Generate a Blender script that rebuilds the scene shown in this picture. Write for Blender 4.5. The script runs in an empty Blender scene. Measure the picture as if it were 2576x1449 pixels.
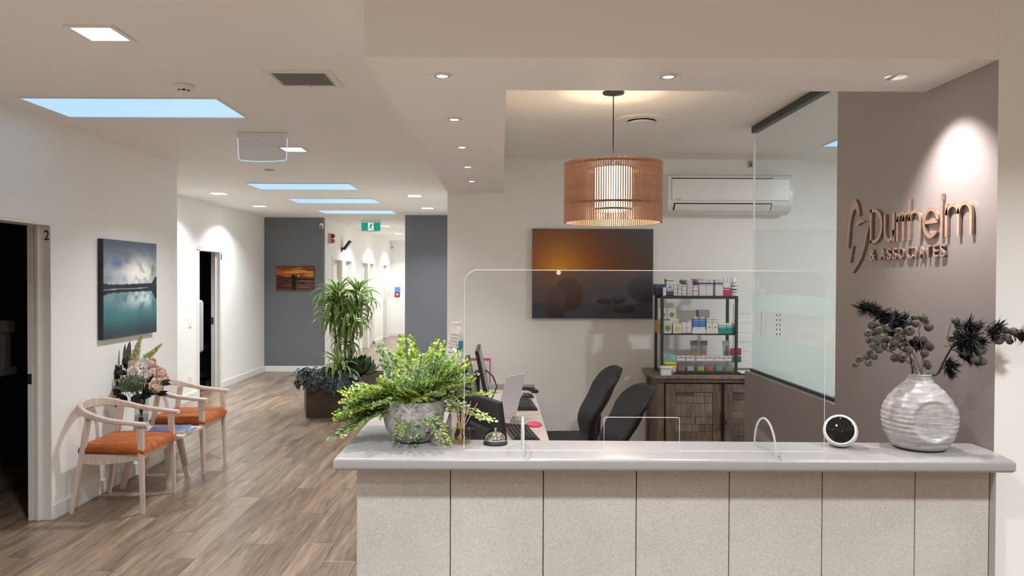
import bpy, bmesh, math, random
import numpy as np
from mathutils import Vector, Matrix, Euler, noise as mnoise

scene = bpy.context.scene
COL = scene.collection
PI = math.pi
random.seed(7)

# ------------------------------------------------------------------ camera
FPX, CXP, CYP = 1860.0, 1258.0, 724.5        # focal length and principal point in pixels of the 2576 x 1449 frame
PITCH, ROLL, EYE = 0.01299, 0.00407, 1.65
cam_data = bpy.data.cameras.new('camera')
cam = bpy.data.objects.new('camera', cam_data)
COL.objects.link(cam)
cam_data.sensor_width = 36.0
cam_data.lens = FPX / 2576 * 36.0
cam_data.shift_x = (1288 - CXP) / 2576
cam_data.clip_start = 0.05
cam.matrix_world = Matrix.Translation((0, 0, EYE)) @ Euler((PI/2 - PITCH, 0, 0)).to_matrix().to_4x4() @ Matrix.Rotation(ROLL, 4, 'Z')
scene.camera = cam

# ------------------------------------------------------------------ world and exposure
world = bpy.data.worlds.new('World')
scene.world = world
world.use_nodes = True
world.node_tree.nodes['Background'].inputs[0].default_value = (0.42, 0.66, 1.0, 1)
world.node_tree.nodes['Background'].inputs[1].default_value = 1.0
scene.view_settings.view_transform = 'Standard'
scene.view_settings.look = 'None'
scene.view_settings.gamma = 1.0
scene.view_settings.use_curve_mapping = False
scene.view_settings.exposure = 0.40
scene.cycles.max_bounces = 16
scene.cycles.diffuse_bounces = 10
scene.cycles.transparent_max_bounces = 24

# lamp powers (the lamps themselves are made together with their fittings)
W_PANEL, W_SPOT, W_PENDANT = 22.5, 24.0, 8.0
C_PANEL, C_SPOT, C_PENDANT = (0.94, 0.985, 1.02), (1.0, 0.90, 0.86), (1.0, 0.76, 0.54)

# ------------------------------------------------------------------ helpers
def at(x, y, Y):
    """world point on the plane at depth Y that stands at photo pixel (x, y)"""
    dx, dy = (x - CXP) / FPX, (y - CYP) / FPX
    c, s = math.cos(ROLL), math.sin(ROLL)
    ux, uy = c*dx + s*dy, -s*dx + c*dy
    cp, sp = math.cos(PITCH), math.sin(PITCH)
    d = Vector((ux, cp - sp*uy*1.0, -sp - cp*uy))
    return Vector((0, 0, EYE)) + d * (Y / d.y)

def atX(x, y, X):
    a = at(x, y, 1.0) - Vector((0, 0, EYE))
    return Vector((0, 0, EYE)) + a * (X / a.x)

def lin(r, g=None, b=None):
    """sRGB 0-255 -> linear tuple"""
    if g is None: r, g, b = r
    f = lambda v: (v/255/12.92) if v/255 <= 0.04045 else ((v/255+0.055)/1.055)**2.4
    return (f(r), f(g), f(b))

_id = [0]
class B:
    """collects geometry in a bmesh; build() links it as ONE mesh object"""
    def __init__(self): self.bm = bmesh.new()
    def box(self, x0, x1, y0, y1, z0, z1, bev=0.0, seg=1, M=None):
        m = Matrix.Translation(((x0+x1)/2, (y0+y1)/2, (z0+z1)/2)) @ Matrix.Diagonal((abs(x1-x0), abs(y1-y0), abs(z1-z0), 1))
        if M is not None: m = M @ m
        r = bmesh.ops.create_cube(self.bm, size=1.0, matrix=m)
        if bev > 0:
            es = list({e for v in r['verts'] for e in v.link_edges})
            bmesh.ops.bevel(self.bm, geom=es, offset=bev, segments=seg, affect='EDGES', profile=0.5, clamp_overlap=True)
        return self
    def face(self, pts):
        vs = [self.bm.verts.new(p) for p in pts]
        return self.bm.faces.new(vs)
    def prism(self, pts, off):
        """planar polygon pts extruded by the vector off"""
        off = Vector(off); n = len(pts)
        a = [self.bm.verts.new(Vector(p)) for p in pts]; b = [self.bm.verts.new(Vector(p) + off) for p in pts]
        for fc in (a, list(reversed(b))):
            try: self.bm.faces.new(fc)
            except ValueError: pass
        for i in range(n):
            self.bm.faces.new((a[i], b[i], b[(i+1) % n], a[(i+1) % n]))
        return self
    def lathe(self, prof, seg=32, c=(0, 0, 0), fn=None, M=None, closed=False):
        """profile [(r, z)] turned round the z axis; r == 0 ends become poles"""
        rings = []
        for (r, z) in prof:
            if r < 1e-6:
                rings.append([self.bm.verts.new((c[0], c[1], c[2] + z))])
            else:
                rings.append([self.bm.verts.new((c[0] + r*math.cos(2*PI*k/seg), c[1] + r*math.sin(2*PI*k/seg), c[2] + z)) for k in range(seg)])
        for a, b in zip(rings, rings[1:]):
            for k in range(seg):
                k2 = (k+1) % seg
                if len(a) == 1 and len(b) == 1: continue
                if len(a) == 1: self.bm.faces.new((a[0], b[k2], b[k]))
                elif len(b) == 1: self.bm.faces.new((a[k], a[k2], b[0]))
                else: self.bm.faces.new((a[k], a[k2], b[k2], b[k]))
        vs = [v for r in rings for v in r]
        if M is not None:
            for v in vs: v.co = M @ v.co
        if fn:
            for v in vs: v.co = fn(v.co)
        return self
    def cyl(self, r, z0, z1, seg=24, c=(0, 0), M=None, r2=None):
        r2 = r if r2 is None else r2
        return self.lathe([(0, z0), (r, z0), (r2, z1), (0, z1)], seg, (c[0], c[1], 0), M=M)
    def tube(self, pts, r, seg=8, r_end=None, cap=True):
        pts = [Vector(p) for p in pts]; n = len(pts); rings = []
        rr = r if isinstance(r, (list, tuple)) else [r + ((r_end if r_end is not None else r) - r) * i/(n-1) for i in range(n)]
        prev = None
        for i, p in enumerate(pts):
            t = (pts[min(i+1, n-1)] - pts[max(i-1, 0)]).normalized()
            if prev is None:
                u = t.orthogonal().normalized()
            else:
                u = (prev - t * prev.dot(t))
                u = u.normalized() if u.length > 1e-6 else t.orthogonal().normalized()
            prev = u; v = t.cross(u)
            rings.append([self.bm.verts.new(p + (u*math.cos(2*PI*k/seg) + v*math.sin(2*PI*k/seg)) * rr[i]) for k in range(seg)])
        for a, b in zip(rings, rings[1:]):
            for k in range(seg): self.bm.faces.new((a[k], a[(k+1) % seg], b[(k+1) % seg], b[k]))
        if cap:
            self.bm.faces.new(list(reversed(rings[0]))); self.bm.faces.new(rings[-1])
        return self
    def sweep(self, frames):
        """frames: list of lists of points (same count): skinned into a closed bar"""
        rings = [[self.bm.verts.new(p) for p in f] for f in frames]; n = len(rings[0])
        for a, b in zip(rings, rings[1:]):
            for k in range(n): self.bm.faces.new((a[k], a[(k+1) % n], b[(k+1) % n], b[k]))
        self.bm.faces.new(list(reversed(rings[0]))); self.bm.faces.new(rings[-1])
        return self
    def grid(self, nu, nv, fn):
        g = [[self.bm.verts.new(fn(i/nu, j/nv)) for j in range(nv+1)] for i in range(nu+1)]
        for i in range(nu):
            for j in range(nv): self.bm.faces.new((g[i][j], g[i+1][j], g[i+1][j+1], g[i][j+1]))
        return self
    def mesh(self, name, smooth=False, angle=40):
        bmesh.ops.recalc_face_normals(self.bm, faces=self.bm.faces[:])
        me = bpy.data.meshes.new(name)
        self.bm.to_mesh(me); self.bm.free()
        if smooth:
            me.polygons.foreach_set('use_smooth', [True] * len(me.polygons))
            if angle < 180: me.set_sharp_from_angle(angle=math.radians(angle))
        return me
    def build(self, name, m, parent=None, loc=None, smooth=False, angle=40, rot=None):
        return add(name, self.mesh(name, smooth, angle), m, parent, loc, rot)

def add(name, me, m, parent=None, loc=None, rot=None):
    if m is not None and not me.materials: me.materials.append(m)
    o = bpy.data.objects.new(name, me); COL.objects.link(o)
    if parent is not None: o.parent = parent
    if loc is not None: o.location = loc
    if rot is not None: o.rotation_euler = rot
    return o

def tag(o, label=None, cat=None, group=None, kind=None):
    if label: o['label'] = label
    if cat: o['category'] = cat
    if group: o['group'] = group
    if kind: o['kind'] = kind
    return o

def thing(name, label, cat, loc=(0, 0, 0), rotz=0.0, group=None):
    o = bpy.data.objects.new(name, None); COL.objects.link(o)
    o.empty_display_size = 0.1
    o.location = loc; o.rotation_euler = (0, 0, rotz)
    return tag(o, label, cat, group)

def struct(o): o['kind'] = 'structure'; return o

def sbox(name, m, x0, x1, y0, y1, z0, z1, bev=0.0, parent=None):
    o = B().box(x0, x1, y0, y1, z0, z1, bev).build(name, m, parent)
    if parent is None: struct(o)
    return o

def copy_tree(root, loc=None, rotz=None, label=None, group=None):
    def rec(o, par):
        c = o.copy(); COL.objects.link(c); c.parent = par
        for ch in kids.get(o, []): rec(ch, c)
        return c
    kids = {}
    for o in bpy.data.objects:
        if o.parent is not None: kids.setdefault(o.parent, []).append(o)
    r = rec(root, None)
    if loc is not None: r.location = loc
    if rotz is not None: r.rotation_euler = (0, 0, rotz)
    if label: r['label'] = label
    if group: r['group'] = group
    return r

def text_mesh(s, size, depth=0.0, bevel=0.0):
    cu = bpy.data.curves.new('txt', 'FONT'); cu.body = s; cu.size = size; cu.extrude = depth; cu.bevel_depth = bevel
    cu.align_x = 'CENTER'; cu.align_y = 'CENTER'; cu.resolution_u = 4
    o = bpy.data.objects.new('txt', cu); COL.objects.link(o)
    dg = bpy.context.evaluated_depsgraph_get()
    me = bpy.data.meshes.new_from_object(o.evaluated_get(dg))
    bpy.data.objects.remove(o); bpy.data.curves.remove(cu)
    return me

def bounds2(me):
    xs = [v.co.x for v in me.vertices]; ys = [v.co.y for v in me.vertices]
    return min(xs), max(xs), min(ys), max(ys)

# ------------------------------------------------------------------ materials
class N:
    def __init__(self, name):
        self.m = bpy.data.materials.new(name); self.m.use_nodes = True
        self.t = self.m.node_tree; self.p = self.t.nodes['Principled BSDF']
    def n(self, typ, **kw):
        nd = self.t.nodes.new(typ)
        for k, v in kw.items(): setattr(nd, k, v)
        return nd
    def l(self, a, b): self.t.links.new(a, b)
    def coord(self, kind='Object', scale=(1, 1, 1)):
        tc = self.n('ShaderNodeTexCoord'); mp = self.n('ShaderNodeMapping'); mp.inputs['Scale'].default_value = scale
        self.l(tc.outputs[kind], mp.inputs[0]); return mp.outputs[0]
    def noise(self, vec, scale, detail=3, rough=0.55, dist=0.0):
        t = self.n('ShaderNodeTexNoise'); t.inputs['Scale'].default_value = scale; t.inputs['Detail'].default_value = detail
        t.inputs['Roughness'].default_value = rough; t.inputs['Distortion'].default_value = dist
        self.l(vec, t.inputs['Vector']); return t.outputs[0]
    def ramp(self, fac, stops, interp='LINEAR'):
        r = self.n('ShaderNodeValToRGB'); cr = r.color_ramp; cr.interpolation = interp
        while len(cr.elements) < len(stops): cr.elements.new(0.5)
        for e, (p, c) in zip(cr.elements, stops): e.position = p; e.color = (*c, 1) if len(c) == 3 else c
        self.l(fac, r.inputs[0]); return r.outputs[0]
    def mix(self, fac, a, b, blend='MIX'):
        x = self.n('ShaderNodeMix', data_type='RGBA', blend_type=blend)
        for s, i in ((fac, 0), (a, 6), (b, 7)):
            if hasattr(s, 'links'): self.l(s, x.inputs[i])
            else: x.inputs[i].default_value = s if not isinstance(s, tuple) else (*s, 1) if len(s) == 3 else s
        return x.outputs[2]
    def bump(self, h, strength=0.2, dist=0.01):
        b = self.n('ShaderNodeBump'); b.inputs['Strength'].default_value = strength; b.inputs['Distance'].default_value = dist
        self.l(h, b.inputs['Height']); self.l(b.outputs[0], self.p.inputs['Normal'])
    def base(self, c):
        if hasattr(c, 'links'): self.l(c, self.p.inputs['Base Color'])
        else: self.p.inputs['Base Color'].default_value = (*c, 1)

def mat(name, c, rough=0.5, metal=0.0, spec=0.5, var=0.06, vscale=6.0, bump=0.0, bscale=120.0, coat=0.0, sheen=0.0):
    k = N(name); vec = k.coord()
    f = k.noise(vec, vscale, 4)
    lo = tuple(max(0, v*(1-var)) for v in c); hi = tuple(min(1, v*(1+var)) for v in c)
    k.base(k.ramp(f, [(0.3, lo), (0.7, hi)]))
    k.p.inputs['Roughness'].default_value = rough; k.p.inputs['Metallic'].default_value = metal
    k.p.inputs['Specular IOR Level'].default_value = spec
    k.p.inputs['Coat Weight'].default_value = coat; k.p.inputs['Sheen Weight'].default_value = sheen
    if bump: k.bump(k.noise(vec, bscale, 3), bump, 0.004)
    return k.m

def emis(name, c, s, base=0.05):
    k = N(name); k.base(tuple(base*v for v in c))
    k.p.inputs['Emission Color'].default_value = (*c, 1); k.p.inputs['Emission Strength'].default_value = s
    return k.m

def attr_mat(name, rough=0.5, attr='col', spec=0.4, trans=0.0, coat=0.0):
    k = N(name); a = k.n('ShaderNodeVertexColor', layer_name=attr); k.base(a.outputs[0])
    k.p.inputs['Roughness'].default_value = rough; k.p.inputs['Specular IOR Level'].default_value = spec
    k.p.inputs['Coat Weight'].default_value = coat
    if trans:
        tr = k.n('ShaderNodeBsdfTranslucent'); k.l(a.outputs[0], tr.inputs[0])
        mx = k.n('ShaderNodeMixShader'); mx.inputs[0].default_value = trans
        k.l(k.p.outputs[0], mx.inputs[1]); k.l(tr.outputs[0], mx.inputs[2])
        k.l(mx.outputs[0], k.t.nodes['Material Output'].inputs[0])
    return k.m

def glass(name, tint=(0.97, 0.99, 0.985), refl=0.55, film=None, film_fac=0.0, rough=0.02):
    """thin clear sheet: light passes straight through, surface reflects by Fresnel; film adds a milky layer"""
    k = N(name); t = k.t
    tr = k.n('ShaderNodeBsdfTransparent'); tr.inputs[0].default_value = (*tint, 1)
    gl = k.n('ShaderNodeBsdfGlossy'); gl.inputs['Roughness'].default_value = rough
    fr = k.n('ShaderNodeFresnel'); fr.inputs[0].default_value = 1.45
    m0 = k.n('ShaderNodeMath', operation='MULTIPLY'); m0.inputs[1].default_value = refl; k.l(fr.outputs[0], m0.inputs[0])
    ge = k.n('ShaderNodeNewGeometry'); nb_ = k.n('ShaderNodeMath', operation='SUBTRACT'); nb_.inputs[0].default_value = 1.0; k.l(ge.outputs['Backfacing'], nb_.inputs[1])
    mu = k.n('ShaderNodeMath', operation='MULTIPLY'); k.l(m0.outputs[0], mu.inputs[0]); k.l(nb_.outputs[0], mu.inputs[1])
    mx = k.n('ShaderNodeMixShader'); k.l(mu.outputs[0], mx.inputs[0]); k.l(tr.outputs[0], mx.inputs[1]); k.l(gl.outputs[0], mx.inputs[2])
    out = mx.outputs[0]
    if film:
        df = k.n('ShaderNodeBsdfDiffuse'); df.inputs[0].default_value = (*film, 1)
        tl = k.n('ShaderNodeBsdfTranslucent'); tl.inputs[0].default_value = (*film, 1)
        m2 = k.n('ShaderNodeMixShader'); m2.inputs[0].default_value = 0.5; k.l(df.outputs[0], m2.inputs[1]); k.l(tl.outputs[0], m2.inputs[2])
        m3 = k.n('ShaderNodeMixShader'); m3.inputs[0].default_value = film_fac; k.l(out, m3.inputs[1]); k.l(m2.outputs[0], m3.inputs[2])
        out = m3.outputs[0]
    k.l(out, t.nodes['Material Output'].inputs[0])
    return k.m

WHITE = mat('white wall paint', (0.86, 0.85, 0.825), 0.55, var=0.01, vscale=2, bump=0.03, bscale=400)
CEIL = mat('ceiling paint', (0.88, 0.86, 0.83), 0.7, var=0.01, vscale=1.5, bump=0.02, bscale=300)
TRIM = mat('white gloss trim', (0.80, 0.78, 0.74), 0.3, var=0.02)
GREYW = mat('charcoal wall paint', lin(108, 111, 116), 0.5, var=0.03, vscale=2, bump=0.03, bscale=400)
TAUPE = mat('taupe wall paint', lin(149, 143, 144), 0.42, var=0.02, vscale=2, bump=0.03, bscale=400)
BEAM = mat('bulkhead paint', (0.86, 0.84, 0.82), 0.6, var=0.01, vscale=2, bump=0.02, bscale=300)
UNLITRM = mat('wall painted as unlit', (0.05, 0.052, 0.056), 0.7)  # white walls coloured dark so the rooms look unlit
BLACK = mat('black plastic', (0.018, 0.018, 0.02), 0.38, var=0.2)
BLACKM = mat('black matte', (0.012, 0.012, 0.013), 0.65, var=0.2)
DGREY = mat('dark grey metal', (0.045, 0.045, 0.05), 0.45, metal=0.3)
WPLAST = mat('white plastic', (0.82, 0.82, 0.80), 0.3, var=0.02)
GPLAST = mat('grey plastic', (0.35, 0.35, 0.36), 0.4)
CHROME = mat('chrome', (0.86, 0.86, 0.87), 0.08, metal=1.0, var=0.02)
STEEL = mat('brushed steel', (0.55, 0.54, 0.52), 0.3, metal=1.0)
ACRYL = glass('clear acrylic', (0.975, 0.985, 0.985), 0.6)
ACEDGE = mat('polished acrylic edge', (0.86, 0.88, 0.88), 0.15, var=0.02, coat=0.5)
GLASS = glass('clear glass', (0.95, 0.975, 0.97), 0.8)
PAPER = mat('white paper', (0.86, 0.86, 0.86), 0.7, var=0.02)
INK = mat('black ink', (0.012, 0.012, 0.014), 0.6)
LAMPLED = emis('led diffuser', (1.0, 0.97, 0.92), 14.0)
LAMPSPOT = emis('spot lens', (1.0, 0.86, 0.72), 25.0)
# ================================================================== THE SETTING
H = 2.70
XL, XR2 = -3.03, -4.13            # left wall face, recessed wall face
YB = 6.50                         # reception back wall face
XT = 1.69                         # taupe wall face

# ---- floor: individually laid planks on a base slab
def plank_material():
    k = N('oak plank'); oi = k.n('ShaderNodeObjectInfo')
    tc = k.n('ShaderNodeTexCoord')
    off = k.n('ShaderNodeVectorMath', operation='ADD'); k.l(tc.outputs['Object'], off.inputs[0])
    sc = k.n('ShaderNodeVectorMath', operation='SCALE'); sc.inputs['Scale'].default_value = 37.0
    cmb = k.n('ShaderNodeCombineXYZ')
    for i in range(3): k.l(oi.outputs['Random'], cmb.inputs[i])
    k.l(cmb.outputs[0], sc.inputs[0]); k.l(sc.outputs[0], off.inputs[1])
    mp = k.n('ShaderNodeMapping'); mp.inputs['Scale'].default_value = (9.0, 1.1, 1.0); k.l(off.outputs[0], mp.inputs[0])
    big = k.noise(mp.outputs[0], 1.3, 4, 0.6, 0.6)
    mp2 = k.n('ShaderNodeMapping'); mp2.inputs['Scale'].default_value = (70.0, 3.0, 1.0); k.l(off.outputs[0], mp2.inputs[0])
    fine = k.noise(mp2.outputs[0], 1.5, 3, 0.6)
    mp3 = k.n('ShaderNodeMapping'); mp3.inputs['Scale'].default_value = (7.0, 0.55, 1.0); k.l(off.outputs[0], mp3.inputs[0])
    wv = k.n('ShaderNodeTexWave', wave_type='RINGS', rings_direction='Z'); wv.inputs['Scale'].default_value = 3.2; wv.inputs['Distortion'].default_value = 5.0
    wv.inputs['Detail'].default_value = 2.0; wv.inputs['Detail Scale'].default_value = 1.2
    k.l(mp3.outputs[0], wv.inputs[0])
    ringmask = k.ramp(wv.outputs[1], [(0.80, (0, 0, 0)), (0.97, (1, 1, 1))])
    patch = k.noise(mp.outputs[0], 0.7, 2, 0.5)
    pm = k.ramp(patch, [(0.50, (0, 0, 0)), (0.66, (1, 1, 1))])
    col = k.ramp(big, [(0.28, lin(116, 100, 87)), (0.5, lin(150, 132, 116)), (0.72, lin(176, 159, 142))])
    tint = k.ramp(oi.outputs['Random'], [(0.0, lin(224, 220, 216)), (0.35, lin(244, 241, 236)), (0.7, lin(255, 247, 238)), (1.0, lin(232, 224, 218))])
    col = k.mix(1.0, col, tint, 'MULTIPLY')
    fm = k.ramp(fine, [(0.35, lin(205, 198, 192)), (0.6, (1, 1, 1))])
    col = k.mix(1.0, col, fm, 'MULTIPLY')
    mm = k.n('ShaderNodeMath', operation='MULTIPLY'); k.l(ringmask, mm.inputs[0]); k.l(pm, mm.inputs[1])
    m2 = k.n('ShaderNodeMath', operation='MULTIPLY'); k.l(mm.outputs[0], m2.inputs[0]); m2.inputs[1].default_value = 0.55
    col = k.mix(m2.outputs[0], col, lin(206, 188, 170))
    k.base(col)
    k.p.inputs['Roughness'].default_value = 0.30; k.p.inputs['Specular IOR Level'].default_value = 0.45
    k.bump(fine, 0.08, 0.002)
    return k.m
WOODFLOOR = plank_material()
floor = struct(B().box(-7.0, 5.2, -4.2, 21.6, -0.10, -0.003).build('floor', WOODFLOOR))
PW, PL = 0.19, 1.22
plank_me = B().box(-PW/2+0.0012, PW/2-0.0012, -PL/2+0.0012, PL/2-0.0012, -0.012, 0.0, 0.0012).mesh('plank')
plank_me.materials.append(WOODFLOOR)
rp = random.Random(3)
nplank = 0
for i in range(24):
    x = -4.25 + (i + 0.5) * PW
    y = 2.9 - rp.random() * PL
    while y < 21.2:
        c = y + PL/2; y += PL
        ok = (-3.25 < x < -0.40 and 3.0 < c < 13.4) or (x <= -3.0 and 6.6 < c < 13.4) or (-3.2 < x < -1.5 and c >= 13.4) or (-3.8 < x < -3.0 and 3.6 < c < 5.6)
        if not ok or nplank >= 296: continue
        nplank += 1
        add('plank', plank_me, None, floor, (x, c, 0.0))

# ---- ceiling and walls
struct(B().box(-7.0, 5.2, -4.2, 21.6, H, H+0.08).build('ceiling', CEIL))
b = B()
b.box(XL-0.145, XL, -4.1, 4.10, 0, H); b.box(XL-0.145, XL, 5.0, 6.94, 0, H); b.box(XL-0.145, XL, 4.10, 5.0, 2.01, H)
b.box(XR2-0.12, XL-0.145, 6.80, 6.94, 0, H)
struct(b.build('wall_left', WHITE))
b = B()
b.box(XR2-0.12, XR2, 6.94, 10.12, 0, H); b.box(XR2-0.12, XR2, 10.90, 12.95, 0, H); b.box(XR2-0.12, XR2, 10.12, 10.90, 2.03, H)
struct(b.build('wall_left_recess', WHITE))
sbox('wall_accent', GREYW, XR2, -3.10, 12.95, 13.08, 0, H)
HX = -3.10
hall_doors = [(13.70, 14.48), (14.78, 15.45), (16.60, 17.32), (17.55, 18.18), (19.55, 20.30)]
b = B(); y = 12.951
for y0, y1 in hall_doors:
    b.box(HX-0.12, HX, y, y0, 0, H); b.box(HX-0.12, HX, y0, y1, 2.0, H); y = y1
b.box(HX-0.12, HX, y, 21.1, 0, H)
struct(b.build('wall_hall_left', WHITE))
sbox('wall_hall_end', WHITE, HX-0.12, -1.4, 21.0, 21.12, 0, H)
sbox('wall_hall_right', WHITE, -1.585, -1.45, 12.481, 21.0, 0, H)
sbox('wall_accent_right', GREYW, -1.59, -0.3, 12.36, 12.48, 0, H)
sbox('wall_reception_back', WHITE, -0.465, 4.9, YB, YB+0.12, 0, H)
sbox('wall_corridor_right', WHITE, -0.465, -0.345, YB+0.12, 12.36, 0, H)
sbox('wall_taupe', TAUPE, XT, XT+0.11, 2.521, 3.72, 0, H)
sbox('wall_low_taupe', TAUPE, XT, XT+0.11, 3.72, 5.09, 0, 1.02)
sbox('wall_front_right', WHITE, XT+0.0005, 5.0, 2.52, 2.63, 0, H)
sbox('wall_right', WHITE, 4.9, 5.0, -4.1, 2.52, 0, H)
sbox('wall_consult_right', WHITE, 4.9, 5.0, 2.63, YB, 0, H)
sbox('wall_rear', WHITE, XL, 5.0, -4.2, -4.1, 0, H)
# treatment rooms behind the two open doors, walls coloured dark as if unlit
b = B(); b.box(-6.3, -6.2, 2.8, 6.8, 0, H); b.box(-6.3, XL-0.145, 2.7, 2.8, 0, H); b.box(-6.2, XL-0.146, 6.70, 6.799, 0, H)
struct(b.build('wall_treatment_room', UNLITRM))
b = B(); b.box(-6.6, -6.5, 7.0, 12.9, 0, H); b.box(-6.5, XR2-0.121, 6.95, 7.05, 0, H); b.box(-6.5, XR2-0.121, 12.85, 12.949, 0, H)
struct(b.build('wall_treatment_room_far', UNLITRM))

# ---- bulkhead over the counter (drops to 2.40)
b = B(); b.box(-0.465, XT, 2.52, 2.955, 2.40, H); b.box(-0.465, 0.022, 2.955, YB, 2.40, H)
struct(b.build('ceiling_bulkhead', BEAM))

# ---- skirting
def skirt(name, *a): return sbox(name, TRIM, *a, 0.0025)
skirt('baseboard_left', XL, XL+0.014, 5.001, 6.94, 0, 0.10)
skirt('baseboard_left_recess', XR2, XR2+0.014, 10.965, 12.935, 0, 0.10)
skirt('baseboard_left_recess_near', XR2, XR2+0.014, 6.94, 10.05, 0, 0.10)
skirt('baseboard_accent', XR2+0.014, HX, 12.935, 12.95, 0, 0.10)
for i, (y0, y1) in enumerate([(12.935, 13.64), (15.51, 16.54), (18.24, 19.49)]):
    skirt('baseboard_hall_%d' % (i+1), HX, HX+0.014, y0, y1, 0, 0.10)
skirt('baseboard_hall_end', HX+0.014, -1.59, 20.985, 21.0, 0, 0.10)
skirt('baseboard_accent_right', -1.59, -0.345, 12.346, 12.36, 0, 0.10)

# ---- door 1: the open pocket door marked 2
d1 = struct(thing('door_1', 'white open door frame marked with a black number beside the lake picture', None))
del d1['label']
b = B(); b.box(XL-0.150, XL+0.0, 4.985, 5.001, 0, 2.01, 0.002); b.build('jamb', TRIM, d1)
B().box(XL-0.150, XL+0.0, 4.105, 4.985, 1.992, 2.01, 0.002).build('head_lining', TRIM, d1)
B().box(XL-0.093, XL-0.070, 4.962, 4.985, 0, 1.992, 0.003).build('stop_bead', TRIM, d1)
B().box(XL-0.150, XL-0.112, 4.970, 4.985, 0, 1.992, 0.002).build('pocket_strip', TRIM, d1)
lp = B().box(XL-0.146, XL-0.118, 4.966, 4.970, 0.925, 0.995, 0.001).build('latch_plate', STEEL, d1)
B().box(XL-0.138, XL-0.124, 4.964, 4.9665, 0.942, 0.978).build('latch_slot', BLACKM, lp)
me = text_mesh('2', 0.095, 0.0012)
for v in me.vertices: v.co.x *= 0.75
add('number', me, INK, d1, (XL-0.024, 4.982, 1.925), (PI/2, 0, 0))
# ---- door 2: open door in the recessed wall
d2 = struct(thing('door_2', 'x', None)); del d2['label']
for nm, a in (('jamb', (XR2-0.125, XR2+0.012, 10.88, 10.955, 0, 2.03)), ('jamb', (XR2-0.125, XR2+0.012, 10.06, 10.135, 0, 2.03)), ('head_trim', (XR2-0.125, XR2+0.012, 10.06, 10.955, 2.015, 2.085))):
    B().box(*a, 0.003).build(nm, TRIM, d2)
B().box(XR2-0.07, XR2-0.05, 10.865, 10.88, 0, 2.015, 0.002).build('stop_bead', TRIM, d2)
lp = B().box(XR2-0.118, XR2-0.085, 10.872, 10.88, 0.96, 1.06).build('latch_plate', STEEL, d2)
B().box(XR2+0.012, XR2+0.016, 10.90, 10.935, 1.91, 2.0).build('number_plate', INK, d2)
# ---- hall doors
DOORP = mat('cream door', (0.62, 0.59, 0.53), 0.4, var=0.03)
for i, (y0, y1) in enumerate(hall_doors):
    d = struct(thing('door_%d' % (i+3), 'x', None)); del d['label']
    B().box(HX-0.119, HX+0.012, y0-0.06, y0+0.015, 0, 2.05, 0.003).build('jamb', TRIM, d)
    B().box(HX-0.119, HX+0.012, y1-0.015, y1+0.06, 0, 2.05, 0.003).build('jamb', TRIM, d)
    B().box(HX-0.119, HX+0.0115, y0+0.015, y1-0.015, 1.985, 2.05, 0.003).build('head_trim', TRIM, d)
    pn = B().box(HX-0.118, HX-0.078, y0+0.017, y1-0.017, 0.004, 1.983, 0.002).build('door_leaf', DOORP, d)
    B().tube([(HX-0.078, y1-0.08, 1.0), (HX-0.03, y1-0.08, 1.0), (HX-0.03, y1-0.19, 1.0)], 0.009).build('handle', STEEL, pn, smooth=True)
    if i == 0: B().box(HX-0.078, HX-0.072, y0+0.12, y0+0.3, 1.5, 1.8).build('notice', GPLAST, pn)
# door at the far end of the hall
d = struct(thing('door_8', 'x', None)); del d['label']
B().box(-1.98, -1.63, 20.93, 20.97, 0.0, 2.25, 0.003).build('door_leaf', mat('grey door', (0.36, 0.36, 0.36), 0.4), d)
B().box(-2.05, -1.98, 20.92, 20.999, 0.0, 2.32, 0.003).build('jamb', TRIM, d)
B().box(-1.96, -1.93, 20.92, 20.93, 0.98, 1.10).build('handle', DGREY, d)

# ---- skylights: backlit diffusing panes set in the ceiling
SKY = emis('skylight pane', (0.44, 0.69, 1.0), 0.80)
def skylight(n, x0, x1, y0, y1):
    s = struct(thing('window_%d' % n, 'x', None)); del s['label']
    B().box(x0, x1, y0, y1, H-0.004, H-0.001).build('pane', SKY, s)
    f = B(); t = 0.010
    f.box(x0-t, x1+t, y0-t, y0, H-0.008, H); f.box(x0-t, x1+t, y1, y1+t, H-0.008, H)
    f.box(x0-t, x0, y0, y1, H-0.008, H); f.box(x1, x1+t, y0, y1, H-0.008, H)
    f.build('frame', TRIM, s)
skylight(1, -2.82, -1.67, 4.345, 4.85)
skylight(2, -2.84, -1.69, 8.24, 8.80)
skylight(3, -2.83, -1.69, 9.80, 10.38)
skylight(4, -2.85, -1.70, 11.48, 12.06)
skylight(7, -2.82, -1.67, 0.9, 1.4)  # unseen pane over the waiting area, added for cool light
skylight(8, 0.6, 1.75, -0.6, -0.1)  # second unseen pane, added behind the camera for cool light
skylight(5, 2.52, 3.70, 5.30, 5.81)

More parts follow.
